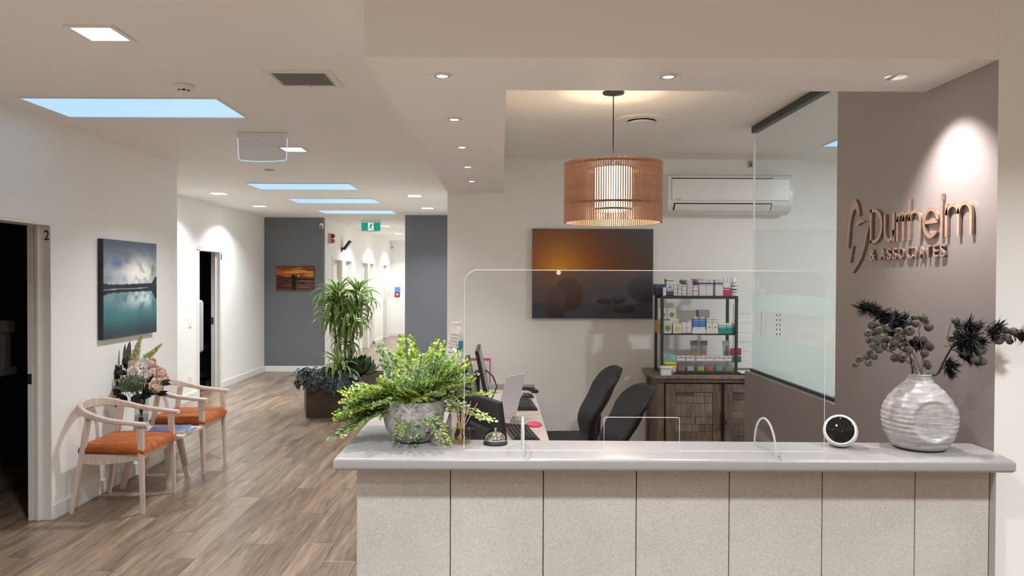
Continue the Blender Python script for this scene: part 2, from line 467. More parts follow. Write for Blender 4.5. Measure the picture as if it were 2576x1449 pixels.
# ---- glazed partition on the low taupe wall
FROST = glass('frosted film', (0.85, 0.93, 0.93), 0.25, film=(0.86, 0.91, 0.91), film_fac=0.60, rough=0.15)
w = struct(thing('window_6', 'x', None)); del w['label']
B().box(XT+0.050, XT+0.060, 3.722, 5.09, 1.034, H-0.02).build('pane', GLASS, w)
B().box(XT+0.035, XT+0.075, 3.722, 5.10, H-0.045, H-0.001).build('head_channel', DGREY, w)
B().box(XT+0.035, XT+0.075, 3.722, 5.09, 1.021, 1.036).build('sill_channel', DGREY, w)
B().box(XT+0.03, XT+0.08, 3.7205, 3.735, 1.036, H-0.045).build('side_channel', DGREY, w)
B().box(XT+0.0495, XT+0.0605, 5.0895, 5.0935, 1.034, H-0.03).build('polished_edge', ACEDGE, w)
def film(pts_px, name='film_band'):
    pts = []
    for (x, y) in pts_px:
        p = atX(x, y, XT+0.0485); pts.append((XT+0.0485, min(max(p.y, 3.737), 5.088), min(max(p.z, 1.037), 2.6)))
    B().prism(pts, (0.0012, 0, 0)).build(name, FROST, w)
film([(1872, 744), (1925, 741), (2000, 744), (2096, 749), (2096, 801), (2000, 790), (1925, 782), (1872, 778)])
film([(1872, 836), (1925, 845), (1987, 855), (2040, 868), (2076, 876), (2096, 876), (2096, 1008), (1980, 973), (1870, 936)])
SWOOSH = glass('white swoosh', (0.9, 0.93, 0.93), 0.2, film=(0.93, 0.94, 0.94), film_fac=0.9, rough=0.2)  # white sheet added for a pale shape seen in the glass
_fr, FROST = FROST, SWOOSH
film([(2005, 824), (2059, 832), (2096, 837), (2096, 852), (2086, 851), (2073, 843), (2026, 833)], 'white_swoosh')
film([(1986, 855), (2054, 862), (2075, 861), (2086, 851), (2096, 851), (2096, 875), (2073, 875), (2030, 865)], 'white_swoosh')
FROST = _fr
# ================================================================== LAMPS AND CEILING FITTINGS
def lamp(name, typ, parent, loc, power, color, **kw):
    l = bpy.data.lights.new(name, typ); l.energy = power; l.color = color
    for k, v in kw.items(): setattr(l, k, v)
    o = bpy.data.objects.new(name, l); COL.objects.link(o); o.parent = parent; o.location = loc
    return o

PANELS = [
 ((-1.725, 3.20), 'square recessed ceiling light nearest the top left corner of the photo'),
 ((-1.69, 6.05), 'square ceiling light partly hidden behind the clear exit sign blade'),
 ((-3.52, 9.25), 'square ceiling light near the first recessed white wall, left of the skylights'),
 ((-3.54, 10.87), 'square ceiling light left of the third skylight, close to the charcoal wall'),
 ((-1.09, 9.42), 'nearer square ceiling light right of the skylights, beside the bulkhead'),
 ((-1.09, 11.07), 'square ceiling light just in front of the right charcoal wall'),
 ((-2.32, 14.95), 'square hallway ceiling light peeking out behind the green exit sign'),
 ((-2.39, 17.45), 'square hallway ceiling light farthest down the corridor'),
 ((-1.72, 0.35), 'square ceiling light above the waiting area beside the camera'),
 ((-0.10, 1.15), 'square ceiling light in front of the counter, left one'),
 ((1.95, 1.15), 'square ceiling light in front of the counter, right one'),
 ((-0.10, -0.75), 'square ceiling light behind the camera, left one'),
 ((2.30, -0.75), 'square ceiling light behind the camera, right one'),
 ((3.30, 4.20), 'square ceiling light in the consulting room behind the glass'),
 ((-2.39, 19.9), 'square hallway ceiling light by the end wall'),
]
s = 0.105
fr = B(); fr.box(-s, s, -s, -s+0.022, -0.006, 0); fr.box(-s, s, s-0.022, s, -0.006, 0); fr.box(-s, -s+0.022, -s+0.022, s-0.022, -0.006, 0); fr.box(s-0.022, s, -s+0.022, s-0.022, -0.006, 0)
fr_me = fr.mesh('frame'); fr_me.materials.append(WPLAST)
q = 0.079
b = B(); b.box(-q, q, -q, q, -0.0045, 0, 0.001)
df_me = b.mesh('diffuser'); df_me.materials.append(LAMPLED)
for i, ((x, y), lab) in enumerate(PANELS):
    t = thing('ceiling_light', lab, 'ceiling light', (x, y, H-0.0005), 0, 'square recessed led ceiling lights')
    add('frame', fr_me, None, t); add('diffuser', df_me, None, t)
    pw = W_PANEL * {13: 1.9, 8: 1.15, 9: 1.2, 10: 1.2, 11: 1.6, 12: 1.6}.get(i, 1.0)
    lamp('led_lamp', 'AREA', t, (0, 0, -0.010), pw, C_PANEL, shape='SQUARE', size=0.15, spread=math.radians(130 if i != 13 else 180))

SPOTS = [(-0.218, 2.755, 'first downlight on the bulkhead corner above the fern', 0), (-0.22, 3.505, 'second bulkhead downlight counting from the counter', 0), (-0.221, 4.25, 'third bulkhead downlight counting from the counter', 0),
 (-0.222, 4.993, 'fourth bulkhead downlight counting from the counter', 0), (-0.222, 5.73, 'last bulkhead downlight before the reception back wall', 0),
 (0.62, 2.75, 'downlight in the middle of the front bulkhead', 0), (1.452, 2.735, 'tilted downlight beside the taupe wall, aimed at the metal lettering', 1)]
ring = B().lathe([(0.030, 0.012), (0.034, -0.002), (0.044, -0.005), (0.0465, -0.002), (0.0465, 0.0)], 40).mesh('trim_ring', True); ring.materials.append(WPLAST)
gim = B().lathe([(0.0, 0.0), (0.020, 0.0), (0.022, -0.003), (0.029, -0.001), (0.030, 0.008)], 32).mesh('gimbal', True); gim.materials.append(STEEL)
lens = B().lathe([(0.0, -0.0015), (0.020, -0.0012), (0.021, 0.002)], 32).mesh('lens', True); lens.materials.append(LAMPSPOT)
for (x, y, lab, tilt) in SPOTS:
    t = thing('downlight', lab, 'downlight', (x, y, 2.3995), 0, 'round downlights in the bulkhead')
    add('trim_ring', ring, None, t)
    g = add('gimbal', gim, None, t, (0, 0, 0.001), (0, -0.45 if tilt else 0, 0))
    add('lens', lens, None, g)
    l = lamp('spot_lamp', 'SPOT', t, (0, 0, -0.008), W_SPOT * (1.7 if tilt else 2.0 if y < 3 else 0.8), C_SPOT, spot_size=math.radians(88 if tilt else 84), spot_blend=0.8 if tilt else 0.6, shadow_soft_size=0.018)
    if tilt: l.rotation_euler = (0, math.radians(-17), 0)

# ---- pendant with wooden slats
PX, PY = 0.633, 4.17
p = thing('pendant_lamp', 'drum pendant lamp of thin upright wooden slats around a glowing white cylinder', 'pendant lamp', (PX, PY, H))
SLAT = mat('pendant slat wood', (0.54, 0.31, 0.20), 0.5, var=0.15, vscale=30)
ZT, ZB, RS = -0.40, -0.735, 0.268
B().lathe([(0, 0), (0.062, 0), (0.060, -0.010), (0.020, -0.017), (0.008, -0.020), (0, -0.020)], 32).build('ceiling_rose', BLACK, p, smooth=True)
B().tube([(0, 0, -0.015), (0, 0, ZT+0.012)], 0.0032).build('cord', BLACK, p, smooth=True)
B().cyl(0.008, ZT-0.03, ZT+0.03, 12).build('cord_grip', BLACK, p)
sl = B().box(-0.0065, 0.0065, -0.0024, 0.0024, ZB, ZT, 0.0008).mesh('slat'); sl.materials.append(SLAT)
NS = 132
for k in range(NS):
    a = 2*PI*k/NS
    add('slat', sl, None, p, (RS*math.cos(a), RS*math.sin(a), 0), (0, 0, a))
def hoop(name, r0, r1, z0, z1, m, parent):
    return B().lathe([(r0, z0), (r1, z0), (r1, z1), (r0, z1), (r0, z0)], 64).build(name, m, parent)
hoop('top_hoop', RS-0.022, RS-0.008, ZT-0.022, ZT-0.010, SLAT, p)
hoop('lower_hoop', RS-0.022, RS-0.008, ZB+0.095, ZB+0.107, SLAT, p)
sp = B()
for k in range(3):
    a = 2*PI*k/3 + 0.4; sp.tube([(0, 0, ZT-0.014), ((RS-0.02)*math.cos(a), (RS-0.02)*math.sin(a), ZT-0.014)], 0.004, 6)
sp.build('spider', BLACK, p)
DRUM = emis('pendant inner cylinder', (1.0, 0.82, 0.58), 2.8)
B().lathe([(0.105, ZB+0.075), (0.108, ZB+0.078), (0.108, ZT-0.03), (0.105, ZT-0.03)], 48).build('inner_shade', DRUM, p, smooth=True)
hoop('inner_shade_rim', 0.1085, 0.112, ZB+0.068, ZB+0.080, BLACK, p)
lamp('bulb_lamp', 'POINT', p, (0, 0, ZB+0.05), W_PENDANT, C_PENDANT, shadow_soft_size=0.03)
lamp('upper_bulb_lamp', 'POINT', p, (0, 0, ZT+0.02), W_PENDANT*0.55, C_PENDANT, shadow_soft_size=0.03)

# ---- ceiling air diffuser in reception
t = thing('air_diffuser', 'round white ceiling air diffuser behind the wooden pendant lamp', 'air vent', (0.925, 4.875, H))
B().lathe([(0.088, -0.002), (0.10, -0.014), (0.155, -0.010), (0.165, 0.0)], 48).build('outer_ring', WPLAST, t, smooth=True)
B().lathe([(0, -0.030), (0.080, -0.028), (0.086, -0.022), (0.080, -0.016), (0, -0.014)], 48).build('centre_disc', WPLAST, t, smooth=True)
B().lathe([(0, -0.003), (0.09, -0.003)], 48).build('throat', BLACKM, t)

# ---- return air grille
t = thing('return_air_grille', 'square white framed ceiling return grille with grey eggcrate core', 'air vent', (-1.04, 3.915, H))
w_, d_ = 0.176, 0.16
b = B(); e = 0.030
b.box(-w_, w_, -d_, -d_+e, -0.008, 0, 0.002); b.box(-w_, w_, d_-e, d_, -0.008, 0, 0.002); b.box(-w_, -w_+e, -d_+e, d_-e, -0.008, 0, 0.002); b.box(w_-e, w_, -d_+e, d_-e, -0.008, 0, 0.002)
b.build('frame', WPLAST, t)
b = B(); e2 = e + 0.004; f2 = 0.006
b.box(-w_+e2, w_-e2, -d_+e2, -d_+e2+f2, -0.006, 0); b.box(-w_+e2, w_-e2, d_-e2-f2, d_-e2, -0.006, 0); b.box(-w_+e2, -w_+e2+f2, -d_+e2, d_-e2, -0.006, 0); b.box(w_-e2-f2, w_-e2, -d_+e2, d_-e2, -0.006, 0)
b.build('inner_frame', WPLAST, t)
B().box(-w_+e, w_-e, -d_+e, d_-e, -0.0012, 0).build('backing', mat('grille shadow', (0.10, 0.095, 0.09), 0.8), t)
b = B(); n = 24
for k in range(1, n):
    x = -w_+e2+f2 + (2*(w_-e2-f2))*k/n; b.box(x-0.001, x+0.001, -d_+e2+f2, d_-e2-f2, -0.005, -0.001)
    y = -d_+e2+f2 + (2*(d_-e2-f2))*k/n; b.box(-w_+e2+f2, w_-e2-f2, y-0.001, y+0.001, -0.005, -0.001)
tag(b.build('eggcrate', mat('eggcrate', (0.33, 0.31, 0.29), 0.5), t), kind='stuff')
B().cyl(0.004, -0.010, -0.004, 10, (0, d_-e-0.002)).build('catch', GPLAST, t)

# ---- small ceiling discs and detectors
def lathe_thing(name, label, cat, loc, parts, group=None):
    t = thing(name, label, cat, loc, 0, group)
    for nm, prof, m in parts: B().lathe(prof, 36).build(nm, m, t, smooth=True, angle=35)
    return t
lathe_thing('ceiling_sensor', 'small flush white ceiling disc between the square light and smoke detector', 'sensor', (-1.75, 3.79, H), [('rim', [(0.026, -0.002), (0.034, -0.004), (0.036, 0)], WPLAST), ('disc', [(0, -0.0035), (0.024, -0.003), (0.025, -0.0005)], CEIL)])
lathe_thing('ceiling_sensor', 'tiny flush ceiling disc beneath the clear exit sign blade', 'sensor', (-2.256, 7.22, H), [('disc', [(0, -0.006), (0.045, -0.005), (0.05, 0)], GPLAST)])
t = lathe_thing('smoke_detector', 'white domed smoke detector on the ceiling above the big skylight', 'smoke detector', (-1.735, 4.06, H), [('base', [(0, -0.002), (0.052, -0.002), (0.054, -0.020), (0.045, -0.026), (0, -0.026)], WPLAST), ('cap', [(0.030, -0.034), (0.034, -0.038), (0.026, -0.045), (0.010, -0.047), (0.010, -0.052), (0, -0.053)], WPLAST), ('chamber', [(0, -0.026), (0.030, -0.026), (0.030, -0.036), (0, -0.036)], BLACKM)])
for k in range(8):
    a = 2*PI*k/8; B().box(0.028, 0.037, -0.004, 0.004, -0.038, -0.024, 0.001).build('fin', WPLAST, t, rot=(0, 0, a))

# ---- exit signs
EXG = emis('exit sign green', (0.0, 0.30, 0.18), 0.75)
EXW = emis('exit sign white', (0.75, 0.95, 0.9), 0.85)
def exit_sign(label, x, y, lit):
    t = thing('exit_sign', label, 'exit sign', (x, y, H), 0, 'ceiling hung exit sign blades')
    B().box(-0.183, 0.183, -0.022, 0.022, -0.038, 0, 0.008, 2).build('housing', WPLAST, t)
    pts = [(-0.178, -0.04), (-0.172, -0.185), (-0.165, -0.198), (-0.08, -0.206), (0, -0.208), (0.08, -0.206), (0.165, -0.198), (0.172, -0.185), (0.178, -0.04)]
    blade = B().prism([(a, -0.005, c) for a, c in pts], (0, 0.010, 0)).build('blade', glass('sign acrylic', (0.90, 0.93, 0.95), 0.7) if not lit else WPLAST, t)
    rim = B(); rim.tube([(a*1.01, 0.0, c) for a, c in pts], 0.0045, 6); rim.build('rim', emis('sign edge glow', (0.62, 0.82, 1.0), 0.55), t)
    if lit:
        B().box(-0.168, 0.168, -0.0065, -0.005, -0.188, -0.046, 0.0).build('green_face', EXG, t)
        B().box(-0.050, 0.050, -0.0072, -0.0064, -0.186, -0.048).build('white_panel', EXW, t)
        man = B()
        def limb(pts, r): man.prism(strip(pts, r), (0, -0.0008, 0))
        def strip(pts, r):
            L = []; R_ = []
            for i, (a, c) in enumerate(pts):
                p0 = pts[max(i-1, 0)]; p1 = pts[min(i+1, len(pts)-1)]
                dx, dz = p1[0]-p0[0], p1[1]-p0[1]; l = math.hypot(dx, dz) or 1; nx, nz = -dz/l*r, dx/l*r
                L.append((a+nx, -0.0072, c+nz)); R_.append((a-nx, -0.0072, c-nz))
            return L + R_[::-1]
        limb([(0.012, -0.075), (-0.008, -0.125)], 0.010)
        limb([(-0.006, -0.122), (0.020, -0.140), (0.012, -0.178)], 0.0065)
        limb([(-0.008, -0.122), (-0.022, -0.150), (-0.046, -0.152)], 0.0065)
        limb([(0.012, -0.080), (0.034, -0.098), (0.048, -0.086)], 0.005)
        limb([(0.008, -0.080), (-0.016, -0.088), (-0.026, -0.110)], 0.005)
        man.prism([(0.018+0.010*math.cos(a*PI/6), -0.0072, -0.060+0.010*math.sin(a*PI/6)) for a in range(12)], (0, -0.0008, 0))
        man.build('running_figure', mat('sign green ink', (0.0, 0.12, 0.07), 0.5), t)
    else:
        for k in (-0.12, 0, 0.12):
            B().lathe([(0, 0.006), (0.005, 0.005), (0.005, 0)], 12, M=Matrix.Rotation(PI/2, 4, 'X')).build('screw', CHROME, t, (k, -0.007, -0.048))
exit_sign('clear edge-lit exit sign blade hanging from the ceiling, seen from its blank side', -1.73, 5.385, False)
exit_sign('green exit sign with a running figure hanging in the hallway', -2.358, 13.48, True)
# ================================================================== RECEPTION COUNTER
def stone_material():
    k = N('linen stone tile'); v = k.coord('Object', (1, 1, 1))
    a = k.noise(k.coord('Object', (1, 1, 4.5)), 130, 4, 0.7)
    a2 = k.noise(k.coord('Object', (4.5, 1, 1)), 130, 4, 0.7)
    big = k.noise(v, 3.0, 4, 0.6)
    sp = k.noise(v, 420, 2, 0.6)
    c = k.ramp(big, [(0.3, (0.55, 0.535, 0.51)), (0.7, (0.65, 0.635, 0.615))])
    f1 = k.ramp(a, [(0.30, lin(214, 210, 204)), (0.55, (1, 1, 1)), (0.75, (1.06, 1.06, 1.06))]); f2 = k.ramp(a2, [(0.30, lin(214, 210, 204)), (0.6, (1, 1, 1))])
    c = k.mix(1.0, c, f1, 'MULTIPLY'); c = k.mix(1.0, c, f2, 'MULTIPLY')
    fl = k.ramp(sp, [(0.70, (0, 0, 0)), (0.78, (1, 1, 1))]); c = k.mix(fl, c, (0.78, 0.77, 0.75))
    k.base(c); k.p.inputs['Roughness'].default_value = 0.42; k.bump(a, 0.12, 0.002)
    return k.m
STONE = stone_material()
LAMIN = mat('grey laminate', (0.335, 0.325, 0.328), 0.26, var=0.03, vscale=40)
CT = 1.07
ct = thing('reception_counter', 'reception counter clad in pale linen-look stone panels', 'counter', (0, 0, 0))
b = B(); b.box(-0.464, 1.64, 2.4755, 2.62, 0.0, 1.028); b.box(-0.464, -0.25, 2.62, 5.55, 0.0, 1.028)
b.build('carcass', mat('counter carcass', (0.10, 0.095, 0.09), 0.7), ct)
ed = [-0.477, -0.163, 0.1475, 0.458, 0.7685, 1.079, 1.389, 1.637]
for a, c in zip(ed, ed[1:]):
    B().box(a+0.0016, c-0.0016, 2.460, 2.476, 0.001, 1.0285, 0.0012).build('stone_panel', STONE, ct)
y = 2.478
while y < 5.5:
    B().box(-0.477, -0.4635, y, min(y+0.307, 5.55), 0.001, 1.0285, 0.0012).build('stone_panel', STONE, ct); y += 0.3104
B().box(1.640, 1.662, 2.463, 2.519, 0.001, 1.0285, 0.002).build('end_post', mat('end post laminate', (0.30, 0.28, 0.275), 0.4), ct)
B().box(-0.2495, -0.236, 2.622, 5.55, 0.002, 1.0285).build('inner_panel', TRIM, ct)
# continuous worktop
b = B()
b.prism([(-0.535, 2.37, 1.029), (1.662, 2.37, 1.029), (1.662, 2.518, 1.029), (1.688, 2.518, 1.029), (1.688, 2.636, 1.029), (-0.225, 2.636, 1.029), (-0.225, 5.60, 1.029), (-0.535, 5.60, 1.029)], (0, 0, CT-1.029))
es = [e for e in b.bm.edges if (e.verts[0].co.z > 1.05 and e.verts[1].co.z > 1.05) or (abs(e.verts[0].co.z - e.verts[1].co.z) < 0.001 and min(e.verts[0].co.y, e.verts[1].co.y) < 2.38)]
bmesh.ops.bevel(b.bm, geom=es, offset=0.015, segments=5, affect='EDGES', profile=0.5, clamp_overlap=True)
tag(b.build('counter_top', LAMIN, smooth=True, angle=50), 'grey laminate worktop with a rounded front edge running along the stone counter', 'worktop')

# ---- acrylic sneeze screen
sc = thing('acrylic_screen', 'clear acrylic sneeze screen with rounded corners and pass-through slot', 'screen', (0, 2.482, CT))
def rcorner(cx, cz, r, a0, a1, n=8):
    return [(cx + r*math.cos(a0 + (a1-a0)*i/n), cz + r*math.sin(a0 + (a1-a0)*i/n)) for i in range(n+1)]
x0, x1, hs = -0.119, 1.093, 0.607
slot = (0.352, 0.606, 0.113)
out = [(x0, 0.0)] + rcorner(x0+0.045, hs-0.045, 0.045, PI, PI/2) + rcorner(x1-0.045, hs-0.045, 0.045, PI/2, 0) + [(x1, 0.0), (slot[1], 0.0)] + rcorner(slot[1]-0.006, slot[2]-0.006, 0.006, 0, PI/2, 3) + rcorner(slot[0]+0.006, slot[2]-0.006, 0.006, PI/2, PI, 3) + [(slot[0], 0.0)]
B().prism([(a, -0.0025, c+0.001) for a, c in out], (0, 0.005, 0)).build('sheet', ACRYL, sc)
ring_ = out + [out[0]]
B().tube([(a, 0, c+0.0012) for a, c in ring_], 0.0010, 5).build('polished_edge', ACEDGE, sc)
B().lathe([(0, -0.0015), (0.0075, -0.0012), (0.0075, 0.0012), (0, 0.0015)], 20, M=Matrix.Rotation(PI/2, 4, 'X')).build('reflection_dot', WPLAST, sc, (0.196, -0.0045, 0.600))  # white disc standing in for a lamp's reflection in the sheet
for fx in (0.078, 0.893):
    arc = [(-0.082+0.0, 0.0)] + [(-0.001 + 0.100*math.cos(PI - PI*i/18)*1.0, 0.012 + 0.10*math.sin(PI*i/18)) for i in range(19)] + [(0.098, 0.0)]
    arc = [(a, c) for a, c in arc]
    ft = B().prism([(fx-0.004, a, max(c, 0.0005)) for a, c in arc], (0.008, 0, 0)).build('foot', ACRYL, sc)
    B().tube([(fx, a, max(c, 0.002)) for a, c in arc[1:-1]], 0.0036, 6).build('foot_edge', glass('acrylic foot edge', (0.9, 0.92, 0.92), 1.0, film=(0.85, 0.87, 0.87), film_fac=0.55), ft, smooth=True)

# ---- service bell
bl = thing('service_bell', 'chrome dome service bell on the counter left of the clear screen foot', 'bell', (-0.014, 2.585, CT))
B().lathe([(0, 0.0), (0.041, 0.0), (0.043, 0.004), (0.041, 0.010), (0.034, 0.013), (0, 0.013)], 40).build('base', BLACK, bl, smooth=True)
B().lathe([(0.0355, 0.0135), (0.036, 0.016), (0.034, 0.024), (0.028, 0.033), (0.018, 0.0395), (0.006, 0.042), (0, 0.0422)], 40).build('dome', CHROME, bl, smooth=True, angle=180)
B().lathe([(0, 0.041), (0.0042, 0.041), (0.0032, 0.047), (0.0032, 0.051), (0.0045, 0.053), (0.0042, 0.056), (0, 0.0572)], 16).build('button', CHROME, bl, smooth=True)

# ---- reed diffuser
rd = thing('reed_diffuser', 'clear glass reed diffuser with pink rattan sticks between fern pot and bell', 'diffuser', (-0.136, 2.596, CT))
B().lathe([(0, 0.001), (0.034, 0.001), (0.0355, 0.004), (0.0355, 0.046), (0.033, 0.051), (0.016, 0.053), (0.014, 0.056), (0.014, 0.064), (0.0125, 0.064), (0.0125, 0.054), (0.015, 0.0505), (0.031, 0.0485), (0.0325, 0.045), (0.0325, 0.007), (0, 0.006)], 36).build('bottle', glass('diffuser glass', (0.93, 0.94, 0.92), 1.0), rd, smooth=True, angle=50)
B().lathe([(0, 0.0075), (0.0315, 0.0075), (0.0318, 0.016), (0, 0.016)], 32).build('oil', glass('diffuser oil', (0.93, 0.86, 0.62), 0.5), rd, smooth=True)
B().lathe([(0.0145, 0.0525), (0.0155, 0.0525), (0.0155, 0.069), (0.0135, 0.070)], 24).build('brass_collar', mat('brass', (0.60, 0.46, 0.20), 0.3, metal=0.9), rd, smooth=True)
REED = mat('rattan reed', (0.62, 0.36, 0.24), 0.7, var=0.15)
for (tx, ty, tz) in [(0.058, -0.004, 0.142), (0.035, 0.006, 0.148), (0.012, -0.006, 0.150), (0.020, 0.010, 0.145), (-0.014, 0.004, 0.140), (0.004, -0.010, 0.105), (-0.018, -0.006, 0.098)]:
    d = Vector((tx*0.28, ty*0.5, 0.066)); e = Vector((tx, ty, tz)); st = d + (d - e).normalized()*0.055
    st = Vector((max(-0.028, min(0.028, st.x)), max(-0.02, min(0.02, st.y)), max(0.009, st.z)))
    B().tube([st, d, e], 0.0016, 6).build('reed', REED, rd, smooth=True)

# ---- smart speaker display
sp = thing('smart_display', 'white spherical smart display with black round screen beside the big vase', 'smart display', (1.184, 2.562, CT))
Rs = 0.056
def flat_face(co):
    n = Vector((-0.42, -0.84, 0.32)).normalized()
    c = Vector((0, 0, 0.055)); d = (co - c).dot(n)
    if d > 0.026: co = co - n*(d - 0.026)
    if co.z < 0.002: co.z = 0.002
    return co
B().lathe([(Rs*math.sin(PI*i/40), 0.055 - Rs*math.cos(PI*i/40)) for i in range(41)], 64, fn=flat_face).build('body', WPLAST, sp, smooth=True, angle=50)
n = Vector((-0.42, -0.84, 0.32)).normalized(); cpt = Vector((0, 0, 0.055)) + n*0.0265
rotm = n.to_track_quat('Z', 'Y').to_matrix().to_4x4()
B().lathe([(0, 0.0012), (0.0440, 0.0012), (0.0455, 0.0)], 56, M=Matrix.Translation(cpt) @ rotm).build('screen', mat('black glass', (0.006, 0.006, 0.007), 0.06, spec=0.6), sp, smooth=True)
B().lathe([(0.0450, -0.001), (0.0458, 0.0016), (0.0490, 0.0012), (0.0500, -0.002)], 56, M=Matrix.Translation(cpt) @ rotm).build('bezel', WPLAST, sp, smooth=True)
B().lathe([(0, 0.002), (0.0022, 0.0018)], 12, M=Matrix.Translation(cpt + rotm @ Vector((0.0, 0.040, 0))) @ rotm).build('camera_dot', GPLAST, sp)

# ---- ribbed stoneware vase with a round dimple
va = thing('ceramic_vase', 'large round off-white ribbed stoneware vase with a circular dimple', 'vase', (1.452, 2.552, CT))
prof = [(0, 0.002), (0.072, 0.002), (0.080, 0.006)]
key = [(0.0, 0.082), (0.02, 0.094), (0.05, 0.109), (0.08, 0.117), (0.11, 0.1195), (0.14, 0.115), (0.17, 0.100), (0.195, 0.082), (0.215, 0.061), (0.232, 0.044), (0.245, 0.036), (0.252, 0.0345)]
def key_r(z):
    for (za, ra), (zb, rb) in zip(key, key[1:]):
        if za <= z <= zb:
            t = (z-za)/(zb-za); t = t*t*(3-2*t)*0.35 + t*0.65; return ra + (rb-ra)*t
    return key[-1][1]
nz = 110
for i in range(nz+1):
    z = 0.252*i/nz
    if z < 0.007: continue
    amp = 0.0008*math.exp(-((z-0.10)/0.055)**2) + 0.0003
    prof.append((key_r(z) + amp*math.sin(z*2*PI/0.0165 + 0.6*math.sin(z*60)), z))
prof += [(0.0375, 0.2535), (0.0375, 0.2565), (0.035, 0.258), (0.032, 0.2565), (0.031, 0.245), (0.045, 0.225), (0.0, 0.215)]
nv = Vector((-0.15, -0.985, 0.05)).normalized()
cen = Vector((0, 0, 0.100))
ux_ = nv.cross(Vector((0, 0, 1))).normalized() * -1; uz_ = ux_.cross(nv) * -1
if uz_.z < 0: uz_ = -uz_
def dimple(co):
    d = co - cen
    if d.dot(nv) < 0.03: return co
    a, c = d.dot(ux_) - 0.012, d.dot(uz_) - 0.004
    r = math.hypot(a, c); s_ = max(0, min(1, (0.073 - r)/0.017)); s_ = s_*s_*(3-2*s_)
    plane = 0.090 - 0.004*0
    dd = d.dot(nv)
    tgt = min(dd, plane + 0.10*(dd-plane))
    return co - nv*((dd - tgt)*s_)
def vase_mat():
    k = N('stoneware glaze'); v = k.coord('Object', (1, 1, 9)); f = k.noise(v, 14, 5, 0.6, 0.8); g = k.noise(k.coord(), 60, 3)
    c = k.ramp(f, [(0.3, (0.25, 0.238, 0.24)), (0.5, (0.40, 0.388, 0.39)), (0.7, (0.53, 0.515, 0.52))]); k.base(k.mix(0.12, c, k.ramp(g, [(0.4, (0.35, 0.32, 0.30)), (0.6, (0.8, 0.78, 0.76))])))
    k.p.inputs['Roughness'].default_value = 0.32; k.bump(f, 0.15, 0.003); return k.m
B().lathe(prof, 128, fn=dimple).build('body', vase_mat(), va, smooth=True, angle=60)
# ---- dried branches standing in the vase
GUM = mat('dried gumnut', (0.085, 0.080, 0.062), 0.7, var=0.25, vscale=25, bump=0.2, bscale=150)
GUM2 = mat('browner gumnut', (0.105, 0.078, 0.066), 0.7, var=0.25, vscale=25, bump=0.2, bscale=150)
HOLE = mat('gumnut hollow', (0.02, 0.018, 0.016), 0.8)
NEED = mat('dark dried needle leaf', (0.016, 0.017, 0.020), 0.55, var=0.4, vscale=40)
STEM = mat('dried stem', (0.16, 0.125, 0.10), 0.7, var=0.2, vscale=60)
DSTEM = mat('dark branch', (0.035, 0.030, 0.030), 0.7, var=0.2, vscale=60)
gum_prof = [(0.0, -1.0), (0.35, -0.93), (0.72, -0.66), (0.95, -0.22), (0.98, 0.2), (0.82, 0.60), (0.55, 0.83), (0.42, 0.90), (0.40, 0.94), (0.33, 0.94), (0.27, 0.86), (0.24, 0.70), (0, 0.66)]
gum_me = B().lathe(gum_prof, 20).mesh('gumnut', True, 60); gum_me.materials.append(GUM)
gum_me2 = gum_me.copy(); gum_me2.materials.clear(); gum_me2.materials.append(GUM2)
hol_me = B().lathe([(0, 0.70), (0.26, 0.71), (0.30, 0.88)], 14).mesh('hollow', True); hol_me.materials.append(HOLE)
def needle_cluster(seed, n=80, L=0.038):
    r = random.Random(seed); b = B()
    for i in range(n):
        th = r.uniform(0, 2*PI); el = r.uniform(-0.15, 1.25); base = Vector((0, 0, r.uniform(-0.018, 0.018)))
        d = Vector((math.cos(th)*math.cos(el), math.sin(th)*math.cos(el), math.sin(el))); l = L*r.uniform(0.7, 1.15)
        side = d.cross(Vector((0, 0, 1))).normalized()*0.0021
        p0 = base + d*0.002; p1 = base + d*l*0.5 + Vector((0, 0, 0.002)); p2 = base + d*l
        up = side.cross(d).normalized()*0.0011
        v = [b.bm.verts.new(x) for x in (p0-side*0.6, p0+side*0.6, p1+side+up, p1-side+up, p2)]
        b.bm.faces.new((v[0], v[1], v[2], v[3])); b.bm.faces.new((v[3], v[2], v[4]))
        w_ = [b.bm.verts.new(x) for x in (p0-side*0.6-up, p0+side*0.6-up, p1+side-up, p1-side-up)]
        b.bm.faces.new((w_[3], w_[2], w_[1], w_[0]))
    me = b.mesh('needle_tuft'); me.materials.append(NEED); return me
tufts = [needle_cluster(s) for s in range(4)]
vz = va.location + Vector((0, 0, 0.245))
rb = random.Random(11)
def V(px, py, Y): return at(px, py, Y)
